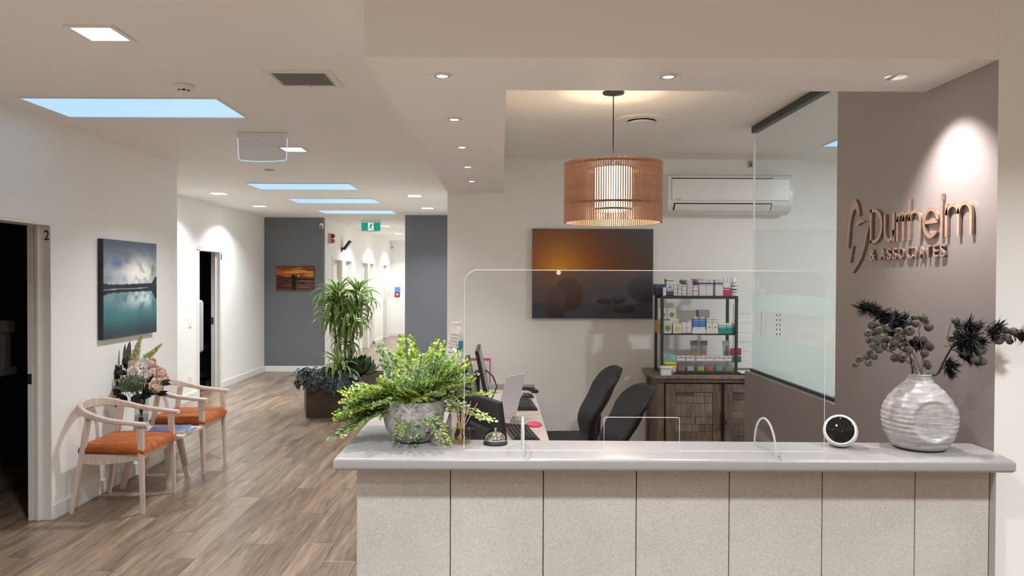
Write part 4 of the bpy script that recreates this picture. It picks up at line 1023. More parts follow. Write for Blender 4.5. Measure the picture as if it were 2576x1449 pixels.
# ---- rustic cabinet
def rustic(name, c, s=1.0):
    k = N(name); v = k.coord('Object', (2.0, 2.0, 2.0)); g = k.noise(k.coord('Object', (30, 30, 3)), 2.2, 5, 0.65, 0.6); f = k.noise(v, 3, 4)
    k.base(k.mix(1.0, k.ramp(g, [(0.3, tuple(x*0.5 for x in c)), (0.7, tuple(min(1, x*1.35) for x in c))]), k.ramp(f, [(0.3, (0.75, 0.72, 0.7)), (0.7, (1, 1, 1))]), 'MULTIPLY'))
    k.p.inputs['Roughness'].default_value = 0.75; k.bump(g, 0.35, 0.004); return k.m
RW = [rustic('reclaimed wood a', (0.21, 0.155, 0.115)), rustic('reclaimed wood b', (0.155, 0.112, 0.085)), rustic('reclaimed wood c', (0.255, 0.195, 0.15)), rustic('reclaimed wood d', (0.115, 0.082, 0.062))]
cx0, cx1, cy0, cy1, ch = 1.275, 2.33, 5.95, 6.45, 0.876
cab = thing('rustic_cabinet', 'rustic reclaimed wood cabinet with panelled doors and an iron bolt', 'cabinet', (0, 0, 0))
B().box(cx0+0.03, cx1-0.03, cy0+0.035, cy1, 0.06, 0.82).build('body', RW[1], cab)
B().box(cx0-0.035, cx1+0.035, cy0-0.035, cy1+0.01, 0.848, ch, 0.006, 2).build('top_board', RW[2], cab)
B().box(cx0-0.015, cx1+0.015, cy0-0.015, cy1, 0.818, 0.848, 0.008, 2).build('cornice', RW[0], cab)
for x in (cx0, cx1-0.05): B().box(x, x+0.05, cy0, cy0+0.05, 0.0, 0.818, 0.004).build('corner_post', RW[0], cab)
for x in (cx0, cx1-0.05): B().box(x, x+0.05, cy1-0.05, cy1, 0.0, 0.818, 0.004).build('corner_post', RW[0], cab)
B().box(cx0+0.05, cx1-0.05, cy0+0.008, cy0+0.04, 0.0, 0.10).build('plinth', RW[3], cab)
rc = random.Random(4)
mid = (cx0+cx1)/2
for (x0, x1) in ((cx0+0.065, mid-0.006), (mid+0.006, cx1-0.065)):
    dr = B().box(x0, x1, cy0+0.018, cy0+0.034, 0.115, 0.805).build('door', RW[1], cab)
    fw = 0.075
    for a in ((x0, x0+fw, 0.115, 0.805), (x1-fw, x1, 0.115, 0.805), (x0+fw, x1-fw, 0.735, 0.805), (x0+fw, x1-fw, 0.115, 0.185)):
        B().box(a[0], a[1], cy0+0.002, cy0+0.018, a[2], a[3], 0.003).build('frame_board', RW[rc.randrange(3)], dr)
    zz = 0.187
    while zz < 0.73:
        h_ = rc.choice([0.06, 0.085, 0.11]); z2 = min(zz+h_, 0.733)
        if rc.random() < 0.4:
            xm = x0+fw + (x1-x0-2*fw)*rc.uniform(0.35, 0.65); seg_ = [(x0+fw+0.001, xm-0.001), (xm+0.001, x1-fw-0.001)]
        else: seg_ = [(x0+fw+0.001, x1-fw-0.001)]
        for (sa, sb) in seg_: B().box(sa, sb, cy0+0.009+rc.uniform(-0.003, 0.002), cy0+0.018, zz+0.001, z2-0.001, 0.002).build('plank', RW[rc.randrange(4)], dr)
        zz = z2
IRON = mat('black iron', (0.022, 0.020, 0.019), 0.5, metal=0.6)
bo = B().tube([(mid, cy0-0.012, 0.10), (mid, cy0-0.012, 0.815)], 0.0065, 10).build('cremone_rod', IRON, cab, smooth=True)
B().lathe([(0.0, 0.0), (0.012, 0.004), (0.016, 0.014), (0.011, 0.026), (0.014, 0.034), (0.010, 0.046), (0.0, 0.05)], 16).build('finial', IRON, bo, (mid, cy0-0.014, 0.765), True)
B().box(mid-0.014, mid+0.014, cy0-0.016, cy0+0.002, 0.42, 0.58, 0.008, 2).build('bolt_case', IRON, bo)
B().lathe([(0, 0), (0.016, 0.006), (0.02, 0.02), (0.016, 0.034), (0, 0.04)], 16, M=Matrix.Translation((mid, cy0-0.014, 0.50)) @ Matrix.Rotation(PI/2, 4, 'X')).build('knob', IRON, bo, None, True)

# ---- black wire shelf on the cabinet
sx0, sx1, sy0, sy1 = 1.308, 1.934, 6.00, 6.26
SB = ch + 0.001
sh = thing('display_shelf', 'black metal two-tier display shelf standing on the rustic cabinet', 'shelf', (0, 0, 0))
for x in (sx0, sx1-0.022):
    for y in (sy0, sy1-0.022): B().box(x, x+0.022, y, y+0.022, SB, 1.512, 0.002).build('post', DGREY, sh)
B().box(sx0+0.0225, sx1-0.0225, sy0+0.001, sy1-0.001, 1.490, 1.512, 0.001).build('shelf_board', DGREY, sh)
B().box(sx0, sx1, sy0-0.0005, sy1, 1.512, 1.514).build('top_sheet', DGREY, sh)
B().box(sx0+0.0225, sx1-0.0225, sy0+0.002, sy1-0.002, 1.196, 1.206, 0.001).build('shelf_board', DGREY, sh)
B().box(sx0+0.0225, sx1-0.0225, sy0+0.002, sy1-0.002, SB+0.006, SB+0.016, 0.001).build('shelf_board', DGREY, sh)
S_TOP, S_MID, S_BOT = 1.5145, 1.2065, SB+0.0165

# ---- stock on the shelf
def band_mat(name, stops, rough=0.45):
    k = N(name); tc = k.n('ShaderNodeTexCoord'); sx = k.n('ShaderNodeSeparateXYZ'); k.l(tc.outputs['Generated'], sx.inputs[0])
    k.base(k.ramp(sx.outputs[2], [(p, lin(c)) for p, c in stops], 'CONSTANT')); k.p.inputs['Roughness'].default_value = rough
    return k.m
W8 = (222, 222, 224)
PM = {
 'white': mat('carton white', lin(*W8), 0.45, var=0.02), 'cream': mat('carton cream', lin(216, 214, 204), 0.45, var=0.03),
 'blue': band_mat('navy carton', [(0, (34, 48, 84)), (0.16, (60, 78, 112)), (0.2, (36, 52, 90)), (0.42, (80, 104, 136)), (0.46, (38, 58, 98)), (0.68, (88, 116, 150)), (0.72, (44, 74, 118)), (0.9, (120, 150, 180)), (0.94, (46, 82, 124))]),
 'drop': band_mat('droplet carton', [(0, (28, 36, 66)), (0.10, (150, 180, 200)), (0.12, (26, 34, 60)), (0.20, (92, 116, 136)), (0.26, (150, 168, 184)), (0.34, (188, 200, 212)), (0.5, (214, 216, 220)), (0.62, (170, 170, 176)), (0.66, (220, 220, 222)), (0.86, (40, 40, 46)), (0.90, (222, 222, 222))]),
 'stripe': band_mat('small printed carton', [(0, (220, 218, 222)), (0.22, (176, 174, 180)), (0.30, (220, 218, 222)), (0.62, (118, 112, 122)), (0.74, (224, 222, 226))]),
 'stripe2': band_mat('small dark striped carton', [(0, (216, 214, 216)), (0.50, (92, 90, 96)), (0.62, (214, 214, 214)), (0.80, (240, 240, 240))]),
 'pink': band_mat('small rose printed carton', [(0, (214, 206, 208)), (0.2, (180, 160, 166)), (0.28, (216, 208, 210)), (0.62, (150, 120, 128)), (0.72, (222, 214, 216))]),
 'c': band_mat('tall violet banded carton', [(0, (216, 216, 220)), (0.07, (196, 196, 202)), (0.09, (216, 216, 220)), (0.56, (190, 190, 204)), (0.59, (216, 216, 222)), (0.64, (150, 146, 184)), (0.67, (222, 222, 228)), (0.705, (52, 46, 92)), (0.755, (150, 146, 186)), (0.765, (60, 54, 100)), (0.80, (222, 222, 226))]),
 'red': band_mat('red pouch', [(0, (190, 54, 86)), (0.06, (232, 130, 150)), (0.08, (186, 48, 82)), (0.5, (224, 150, 166)), (0.62, (178, 44, 76)), (0.72, (222, 218, 222))]),
 'apple': band_mat('green logo carton', [(0, (206, 210, 198)), (0.78, (160, 168, 152)), (0.81, (210, 214, 204))]),
 'rose': band_mat('pale rose carton', [(0, (170, 130, 150)), (0.06, (220, 208, 216)), (0.5, (190, 168, 184)), (0.54, (224, 214, 222))]),
 'bright': band_mat('bright blue carton', [(0, (208, 214, 224)), (0.20, (58, 112, 172)), (0.36, (106, 152, 200)), (0.40, (64, 118, 178)), (0.55, (120, 164, 206)), (0.58, (70, 124, 182)), (0.8, (150, 184, 214)), (0.84, (84, 136, 188))]),
 'mint': band_mat('white leaf carton', [(0, (224, 222, 214)), (0.60, (120, 120, 118)), (0.63, (226, 224, 220)), (0.70, (90, 90, 90)), (0.73, (226, 224, 220)), (0.85, (120, 120, 118)), (0.9, (228, 226, 222))]),
 'teal': band_mat('teal carton', [(0, (52, 146, 138)), (0.30, (120, 190, 184)), (0.55, (200, 214, 214)), (0.62, (84, 168, 160)), (0.72, (222, 226, 228))]),
 'yellow': band_mat('yellow carton', [(0, (190, 190, 186)), (0.36, (226, 222, 60)), (0.62, (232, 228, 52)), (0.72, (60, 60, 30)), (0.82, (234, 230, 50))]),
 'brown': mat('kraft card', lin(186, 150, 106), 0.7, var=0.1), 'greyb': mat('grey card', lin(150, 146, 150), 0.5), 'tealtray': mat('teal tray', lin(44, 138, 130), 0.5),
}
def stock(name, label, cat, px, base, Y, depth, m, group='stock on the display shelf', extra=None, h=None, z=None, rotz=0):
    x0, x1, y0, y1 = px
    a, c = at(x0, y0, Y), at(x1, y1, Y)
    w_ = c.x - a.x; hh = h if h else (a.z - c.z); z0 = base if z is None else z
    o = B().box(-w_/2+0.0006, w_/2-0.0006, 0, depth, 0.0, hh-0.0004, 0.0012).build(name, PM[m] if isinstance(m, str) else m, None, ((a.x+c.x)/2, Y, z0), rot=(0, 0, rotz))
    tag(o, label, cat, group)
    if extra: extra(o, w_, hh)
    return o
def disc(o, w_, hh, cz, r, m, nm='logo'):
    B().lathe([(0, 0.0006), (r, 0.0005), (r, 0)], 24, M=Matrix.Translation((0, -0.0004, cz)) @ Matrix.Rotation(PI/2, 4, 'X')).build(nm, m, o)
GREENL = mat('green logo', (0.16, 0.26, 0.09), 0.5); GREEND = mat('green logo light', (0.45, 0.55, 0.25), 0.5); YELL = mat('yellow logo', (0.50, 0.50, 0.16), 0.5)
def tx(o, s_, size, x, z, m=INK, bold=0.0):
    me = text_mesh(s_, size, 0.0002); add('print', me, m, o, (x, -0.0008, z), (PI/2, 0, 0))
YF = 6.035
stock('carton', 'dark blue striped carton at the left end of the top shelf', 'box', (1649, 1671, 712, 741), S_TOP, 6.06, 0.10, 'blue')
for i, lv in enumerate(('lower', 'upper')):
    stock('carton', '%s of two tiny white cartons in front of the dark blue one' % lv, 'box', (1668.5, 1676, 732-10.5*i, 742.5-10.5*i), S_TOP, 6.012, 0.03, 'white', h=0.034, z=S_TOP+0.0345*i)
def drop(o, w_, hh):
    b = B(); n = 20; pts = []
    for i in range(n):
        a = 2*PI*i/n; r = 0.011; x = r*math.sin(a); z = -r*math.cos(a)
        if abs(a-PI) < 1.2: z += 0.013*(1-abs(a-PI)/1.2)**1.3; x *= 0.75
        pts.append((x, -0.0008, hh*0.44+z))
    b.prism(pts, (0, 0.0006, 0)).build('logo', mat('droplet ink', (0.10, 0.11, 0.17), 0.4), o)
    B().lathe([(0, 0.0009), (0.007, 0.0008)], 16, M=Matrix.Translation((0, -0.0004, hh*0.42)) @ Matrix.Rotation(PI/2, 4, 'X')).build('logo', PM['white'], o)
stock('carton', 'tall white carton with a water droplet and navy base', 'box', (1677, 1694, 700, 743), S_TOP, 6.03, 0.09, 'drop', extra=drop)
lv3 = ('bottom', 'middle', 'top'); lv4 = ('bottom', 'second from bottom', 'third from bottom', 'top')
for i in range(3):
    stock('carton', '%s small white carton in the stack right of the droplet carton' % lv3[i], 'box', (1694.5, 1704.5, 733, 743), S_TOP, YF, 0.07, 'stripe', h=0.0325, z=S_TOP+0.033*i)
    stock('carton', '%s small white carton in the second pale stack of the top shelf' % lv3[i], 'box', (1705.3, 1715, 733, 743), S_TOP, YF, 0.07, 'stripe', h=0.0325, z=S_TOP+0.033*i)
    stock('carton', '%s dark-striped white carton in the third stack of the top shelf' % lv3[i], 'box', (1715.6, 1727, 734, 743), S_TOP, YF-0.004, 0.06, 'stripe2', h=0.0295, z=S_TOP+0.030*i)
for i in range(4):
    stock('carton', '%s rose-printed carton in the tall four-high stack' % lv4[i], 'box', (1728.4 - (1.0 if i == 3 else 0), 1742.6 - (1.0 if i == 3 else 0), 733, 743), S_TOP, YF, 0.07, 'pink', h=0.0325, z=S_TOP+0.033*i)
zz = S_TOP
for i, hh in enumerate((0.017, 0.041, 0.026)):
    stock('carton', '%s white carton in the stack left of the violet-banded cartons' % lv3[i], 'box', (1743.6, 1757, 733, 743), S_TOP, YF, 0.06, 'stripe2', h=hh, z=zz+0.0005); zz += hh+0.0006
stock('carton', 'plain mauve carton standing behind the four-high stack', 'box', (1714, 1734, 703, 743), S_TOP, 6.13, 0.07, 'greyb')
def cbox(o, w_, hh): tx(o, 'C', 0.030, -0.004, hh*0.885); tx(o, '+', 0.018, w_*0.26, hh*0.925)
for (x0, x1, w) in ((1759, 1776, 'left carton of the violet-banded pair marked C'), (1776.6, 1793.6, 'right carton of the violet-banded pair marked C'), (1800, 1819.5, 'single violet-banded carton marked C beside the red pouch')):
    stock('carton', w, 'box', (x0, x1, 702, 743.5), S_TOP, 6.03, 0.09, 'c', extra=cbox)
stock('carton', 'grey carton standing behind the violet-banded pair', 'box', (1744, 1772, 701, 743), S_TOP, 6.14, 0.07, 'greyb')
stock('pouch', 'red and white pouch between the cartons and the white bottle', 'pouch', (1820.3, 1838, 715, 744), S_TOP, 6.03, 0.03, 'red')
def bottle(name, label, px, py, Y, h_, r, m, capm, base):
    a = at(px, py, Y); t = thing(name, label, 'bottle', (a.x, Y+r, base), 0, 'bottles on the display shelf')
    B().lathe([(0, 0.0003), (r*0.95, 0.0003), (r, 0.004), (r, h_*0.60), (r*0.9, h_*0.68), (r*0.45, h_*0.72), (r*0.45, h_*0.74), (0, h_*0.74)], 24).build('bottle_body', m, t, smooth=True)
    B().lathe([(0, h_*0.72), (r*0.60, h_*0.72), (r*0.56, h_*0.98), (r*0.5, h_), (0, h_)], 20).build('cap', capm, t, smooth=True)
    return t
t = bottle('bottle', 'white squeeze bottle at the right end of the top shelf', 1847.5, 743, 6.02, 0.150, 0.0275, band_mat('printed white bottle', [(0, (214, 216, 222)), (0.25, (80, 130, 150)), (0.31, (214, 216, 222)), (0.42, (70, 70, 90)), (0.52, (216, 218, 222)), (0.70, (60, 60, 66)), (0.77, (218, 220, 224)), (0.92, (170, 60, 80)), (0.96, (222, 222, 226))]), WPLAST, S_TOP)
for k, px in enumerate((1823, 1832, 1839.5)):
    bottle('bottle', '%s of three clear bottles standing behind the red pouch' % ('leftmost', 'middle', 'rightmost')[k], px, 743, 6.13, 0.148, 0.0135, ACRYL, WPLAST, S_TOP)
# middle tier
def apple(m1, m2, cz, r): return lambda o, w_, hh: (disc(o, w_, hh, hh*cz, r, m1), disc(o, w_, hh, hh*cz, r*0.55, m2, 'logo_centre'))
stock('carton', 'brown kraft box at the left edge of the middle shelf', 'box', (1655, 1667, 806, 838), S_MID, 6.06, 0.12, 'brown')
stock('carton', 'front cream carton with a green apple ring on the middle shelf', 'box', (1669.5, 1690, 808, 839), S_MID, 6.03, 0.06, 'apple', extra=apple(GREENL, GREEND, 0.42, 0.024))
stock('carton', 'rear cream carton under the upper green logo boxes', 'box', (1684, 1708, 803, 839), S_MID, 6.10, 0.06, 'apple')
stock('carton', 'cream carton standing behind the apple ring carton', 'box', (1668, 1683.5, 808, 839), S_MID, 6.10, 0.06, 'cream')
stock('carton', 'left upper carton with a green round logo, resting on the row below', 'box', (1657, 1678, 779, 807), S_MID, 6.10, 0.06, 'apple', z=S_MID+0.1165, extra=apple(GREENL, GREENL, 0.36, 0.020), h=0.088)
stock('carton', 'right upper carton with a green round logo, resting on the row below', 'box', (1679, 1701, 779, 807), S_MID, 6.10, 0.06, 'apple', z=S_MID+0.1165, extra=apple(GREENL, GREENL, 0.36, 0.020), h=0.088)
stock('carton', 'cream carton with a yellow bowl logo on the middle shelf', 'box', (1693, 1714.5, 816, 840), S_MID, 6.03, 0.06, 'cream', extra=apple(GREEND, YELL, 0.5, 0.022))
for k, (x0, x1) in enumerate(((1715.2, 1727.5), (1728, 1740.3))):
    stock('carton', '%s of two pale rose cartons on the middle shelf' % ('left', 'right')[k], 'box', (x0, x1, 812, 840), S_MID, 6.03, 0.05, 'rose')
tag(B().box(-0.056, 0.056, 0, 0.07, 0.0, 0.036, 0.001).build('display_tray', PM['white'], None, (at(1758.6, 840, 6.022).x, 6.022, S_MID)), 'white tray holding the bright blue cartons', 'tray', 'trays on the display shelf')
for k, (x0, x1) in enumerate(((1743.5, 1758.8), (1759.4, 1774.6))):
    stock('carton', '%s bright blue carton standing in the white tray' % ('left', 'right')[k], 'box', (x0, x1, 802, 828), S_MID, 6.03, 0.05, 'bright', z=S_MID+0.0365)
    stock('carton', 'small white carton lying on the %s bright blue carton' % ('left', 'right')[k], 'box', (x0+1, x1-2, 797.5, 802), S_MID, 6.04, 0.04, 'stripe', z=S_MID+0.0365+0.0845, h=0.013)
stock('carton', 'grey-white carton with slanted lid standing behind the bright blue cartons', 'box', (1757, 1786, 781, 838), S_MID, 6.13, 0.06, 'greyb', rotz=0.12)
tag(B().box(-0.049, 0.049, 0, 0.07, 0.0, 0.027, 0.001).build('display_tray', PM['cream'], None, (at(1792, 840, 6.022).x, 6.022, S_MID)), 'cream tray holding the leaf-print cartons', 'tray', 'trays on the display shelf')
def leafp(o, w_, hh):
    for a in range(4): B().prism([(0.010*math.cos(a*1.57+x_)*r_, -0.0008, hh*0.25+0.010*math.sin(a*1.57+x_)*r_) for x_, r_ in ((0, 0.1), (0.4, 0.8), (0, 1.25), (-0.4, 0.8))], (0, 0.0005, 0)).build('leaf_print', INK, o)
for k, (x0, x1) in enumerate(((1777.5, 1791.6), (1792.2, 1806.3))):
    stock('carton', '%s white carton with black leaf print in the cream tray' % ('left', 'right')[k], 'box', (x0, x1, 802, 832), S_MID, 6.03, 0.05, 'mint', z=S_MID+0.0275, extra=leafp)
tag(B().box(-0.068, 0.068, 0, 0.07, 0.0, 0.030, 0.001).build('display_tray', PM['tealtray'], None, (at(1828.5, 840, 6.022).x, 6.022, S_MID)), 'teal tray holding two teal cartons', 'tray', 'trays on the display shelf')
for k, (x0, x1) in enumerate(((1808, 1827.5), (1828.3, 1848))):
    stock('carton', '%s teal and white carton in the teal tray' % ('left', 'right')[k], 'box', (x0, x1, 815, 832), S_MID, 6.03, 0.05, 'teal', z=S_MID+0.0305)
# bottom tier: interdental brush packs
HEAD = band_mat('pack header', [(0, (222, 222, 226)), (0.52, (196, 60, 80)), (0.66, (222, 222, 226))])
HEAD_SHADED = mat('shaded pack header', lin(166, 162, 160), 0.5)
BLIS = glass('blister plastic', (0.86, 0.87, 0.88), 0.5, film=(0.5, 0.5, 0.52), film_fac=0.25)
WIRE = mat('brush wire', (0.30, 0.30, 0.34), 0.5)
def brush_pack(px0, px1, y0, y1, Y, col, cname, label, head, group, z=None):
    a, c = at(px0, y0, Y), at(px1, y1, Y); w_ = c.x-a.x-0.003; hh = a.z-c.z
    t = thing('brush_pack', label, 'brush pack', ((a.x+c.x)/2, Y, S_BOT if z is None else z), 0, group)
    hm = head
    hd = B().box(-w_/2, w_/2, -0.001, 0.001, hh*0.68, hh, 0.0008).build('header_card', hm, t)
    B().prism([(-0.012, -0.0016, hh*0.92), (0.012, -0.0016, hh*0.92), (0.004, -0.0016, hh*0.945), (0, -0.0016, hh*0.965), (-0.004, -0.0016, hh*0.945)], (0, 0.0004, 0)).build('hang_hole', BLACKM, hd)
    B().box(-w_/2+0.004, w_/2-0.004, -0.008, 0.004, 0.001, hh*0.68, 0.003).build('blister', BLIS, t)
    m = mat('brush ' + cname, col, 0.4)
    for k in range(5):
        x = (k-2)*w_*0.15; h_ = B().box(x-0.0027, x+0.0027, -0.0100, -0.0082, hh*0.08, hh*0.36, 0.0008).build('brush_handle', m, t)
        B().box(x-0.001, x+0.001, -0.0096, -0.0084, hh*0.36, hh*0.64).build('brush_wire', WIRE, h_)
for (x0, x1, col, nm) in ((1702.5, 1724, (0.75, 0.16, 0.26), 'pink'), (1725.5, 1747, (0.80, 0.80, 0.80), 'white'), (1751.5, 1773.5, (0.75, 0.75, 0.04), 'yellow'), (1775, 1796.5, (0.90, 0.10, 0.05), 'red'), (1798, 1819.5, (0.22, 0.46, 0.60), 'light blue'), (1821.5, 1843, (0.30, 0.42, 0.06), 'green')):
    brush_pack(x0, x1, 891, 931.5, 6.03, col, nm, 'front pack of %s interdental brushes on the lowest shelf' % nm, HEAD, 'packs of interdental brushes')
for (x0, x1, y0, col, nm) in ((1736, 1757, 847, (0.55, 0.55, 0.05), 'yellow'), (1760, 1780, 847, (0.65, 0.08, 0.05), 'red'), (1816.5, 1836.5, 851, (0.12, 0.07, 0.22), 'purple')):  # rear row's shade put into duller header and brush colours
    brush_pack(x0, x1, y0, y0+38, 6.20, col, nm, 'rear shaded pack of %s brushes hanging higher behind the front row' % nm, HEAD_SHADED, 'packs of interdental brushes', z=S_BOT+0.115)
    # its clip stand
tag(B().box(1.52, 1.905, 6.196, 6.199, 0, 0).build('x', BLACKM), 'x y z w', 'x') if False else None
ps = thing('pack_stand', 'clear stepped stand behind the front row of brush packs', 'stand', (0, 0, S_BOT), 0)
B().box(1.515, 1.905, 6.185, 6.235, 0.0, 0.114, 0.002).build('upper_step', BLIS, ps); B().box(1.46, 1.905, 6.048, 6.18, 0.0, 0.06, 0.002).build('lower_step', BLIS, ps)
stock('carton', 'bright yellow carton with a black line on the lowest shelf', 'box', (1673, 1701.5, 908, 931), S_BOT, 6.03, 0.09, 'yellow')
t = thing('plastic_bag', 'pale teal clear bag of packets at the left of the lowest shelf', 'bag', (at(1682, 930, 6.15).x, 6.17, S_BOT))
def bagf(co):
    n_ = mnoise.noise(co*30)*0.012; return co + Vector((n_, n_*0.4, n_*0.5 if co.z > 0.01 else 0))
B().lathe([(0, 0.0), (0.06, 0.0), (0.075, 0.03), (0.07, 0.09), (0.055, 0.125), (0.0, 0.14)], 40, M=Matrix.Diagonal((0.95, 0.42, 1, 1)), fn=bagf).build('sheet', mat('teal film', lin(150, 186, 192), 0.15, var=0.35, vscale=25), t, smooth=True)
B().box(-0.05, 0.05, -0.018, 0.02, 0.002, 0.08, 0.004).build('packets', PM['white'], t)
# white lidded tub on the cabinet top
t = thing('lidded_tub', 'small glossy white lidded tub in front of the display shelf', 'tub', (at(1674.5, 940, 5.955).x, 5.955, ch))
GLOSSW = mat('gloss white', (0.80, 0.81, 0.84), 0.1, var=0.02)
B().prism([(-0.040, -0.028, 0.0005), (0.040, -0.028, 0.0005), (0.040, 0.028, 0.0005), (-0.040, 0.028, 0.0005)], (0, 0, 0.05)).build('tub', GLOSSW, t)
B().box(-0.047, 0.047, -0.034, 0.034, 0.051, 0.074, 0.008, 3).build('lid', GLOSSW, t, smooth=True)
B().tube([(0.040, -0.02, 0.05), (0.058, -0.02, 0.045), (0.060, -0.02, 0.025), (0.048, -0.02, 0.012)], 0.0025, 6).build('handle', GLOSSW, t, smooth=True)
# flat tray at the right
t = thing('paper_tray', 'flat white paper tray lying on the cabinet beside the shelf', 'tray', (2.0, 6.02, ch))
B().box(-0.055, 0.12, -0.05, 0.12, 0.0005, 0.012, 0.002).build('base', BLACK, t); B().box(-0.05, 0.11, -0.048, 0.11, 0.0125, 0.02, 0.001).build('papers', PAPER, t)
# wall sheets right of the shelf
t = thing('wall_planner', 'tall white ruled sheets pinned on the wall right of the shelf', 'notice', (0, 0, 0))
for k in range(7):
    z1_ = 1.43 - k*0.083; B().box(2.055, 2.20, 6.494-0.0005*k, 6.499-0.0005*k, z1_-0.080, z1_).build('sheet', PAPER, t)
B().box(2.03, 2.12, 6.485, 6.490, 0.985, 1.045).build('red_card', mat('red card', (0.45, 0.03, 0.04), 0.6), t)
B().box(2.03, 2.12, 6.483, 6.489, 0.925, 0.975).build('green_card', mat('green card', (0.02, 0.18, 0.11), 0.6), t)
t = thing('wall_calendar', 'white wall sheet with rows of small prints seen through the glass partition', 'notice', (0, 0, 0))
B().box(2.30, 2.505, 6.494, 6.499, 1.135, 1.37).build('sheet', PAPER, t)
for r in range(5):
    for c in range(2): B().box(2.43+c*0.028, 2.437+c*0.028, 6.4925, 6.494, 1.162+r*0.042, 1.176+r*0.042).build('print', INK, t)

# ---- wall mounted air conditioner
ac = thing('air_conditioner', 'white split air conditioner mounted high on the reception wall', 'air conditioner', (0, 0, 0))
ax0, ax1 = 1.420, 2.475
prf = [(YB-0.001, 2.215), (YB-0.10, 2.205), (YB-0.19, 2.235), (YB-0.225, 2.275), (YB-0.235, 2.33), (YB-0.232, 2.49), (YB-0.215, 2.525), (YB-0.17, 2.545), (YB-0.001, 2.55)]
b = B(); b.prism([(ax0, y, z) for y, z in prf], (ax1-ax0, 0, 0))
b.build('body', WPLAST, ac, smooth=True, angle=30)
B().box(ax0+0.03, ax1-0.03, YB-0.246, YB-0.233, 2.318, 2.498, 0.004, 2).build('front_panel', WPLAST, ac)
B().box(ax0+0.03, ax1-0.17, YB-0.237, YB-0.225, 2.500, 2.506).build('air_slot', BLACKM, ac)
pr2 = [(YB-0.205, 2.240), (YB-0.236, 2.286), (YB-0.244, 2.282), (YB-0.213, 2.234)]
B().prism([(ax0+0.05, y, z) for y, z in [(YB-0.198, 2.236), (YB-0.238, 2.292), (YB-0.234, 2.295), (YB-0.194, 2.24)]], (0.83, 0, 0)).build('outlet', BLACKM, ac)
B().prism([(ax0+0.058, y, z) for y, z in [(YB-0.206, 2.238), (YB-0.240, 2.286), (YB-0.246, 2.282), (YB-0.212, 2.234)]], (0.81, 0, 0)).build('louvre', WPLAST, ac)
B().box(ax0+0.055, ax0+0.105, YB-0.2465, YB-0.2455, 2.325, 2.331).build('logo', GPLAST, ac)
# small wall sensor above
t = thing('wall_sensor', 'tiny dark sensor on the wall above the air conditioner', 'sensor', (at(1888, 413, 6.49).x, 6.499, at(1888, 413, 6.49).z))
B().box(-0.016, 0.016, -0.022, 0, -0.028, 0.028, 0.004).build('case', GPLAST, t); B().lathe([(0, 0), (0.008, 0.001), (0.008, 0.004)], 14, M=Matrix.Translation((0, -0.022, -0.008)) @ Matrix.Rotation(PI/2, 4, 'X')).build('eye', BLACK, t)
# ================================================================== PICTURES (printed canvases, painted per vertex)
PRINT = attr_mat('canvas print', 0.55, spec=0.25)
PRINTG = attr_mat('satin canvas print', 0.35, spec=0.4)
def fbm(xs, ys, seed, oct=4, sx=1.0, sy=1.0):
    out = np.zeros_like(xs); amp = 0.5; f = 1.0
    flat = zip(xs.ravel(), ys.ravel())
    vals = np.array([mnoise.fractal(Vector((a*sx + seed*7.3, b_*sy - seed*3.1, seed*1.7)), 0.9, 2.0, oct) for a, b_ in flat]).reshape(xs.shape)
    return vals
def sst(a, b_, x): t = np.clip((x-a)/(b_-a), 0, 1); return t*t*(3-2*t)
def lc(*c): return np.array(lin(*c))
def mixc(A, Bc, t): return A*(1-t[..., None]) + Bc*t[..., None]
def canvas(name, label, loc, rot, w, h, th, nx, ny, paint, side, m=PRINT):
    """front face carries the print; u to the right, v upwards, local -Y faces the viewer"""
    t = thing(name, label, 'picture', loc, 0); t.rotation_euler = rot
    u, v = np.meshgrid((np.arange(nx+1))/nx, (np.arange(ny+1))/ny, indexing='ij')
    rgb = np.clip(paint(u, v), 0, 1)
    verts = [(-w/2 + w*a, -th, -h/2 + h*c) for a, c in zip(u.ravel(), v.ravel())]
    idx = lambda i, j: i*(ny+1)+j
    faces = [(idx(i, j), idx(i+1, j), idx(i+1, j+1), idx(i, j+1)) for i in range(nx) for j in range(ny)]
    me = bpy.data.meshes.new('print'); me.from_pydata(verts, [], faces); me.update()
    set_col(me, [tuple(c) for c in rgb.reshape(-1, 3)])
    add('print', me, m, t)
    bx = B().box(-w/2, w/2, -th+0.0008, -0.0008, -h/2, h/2).build('canvas_sides', side, t)
    return t
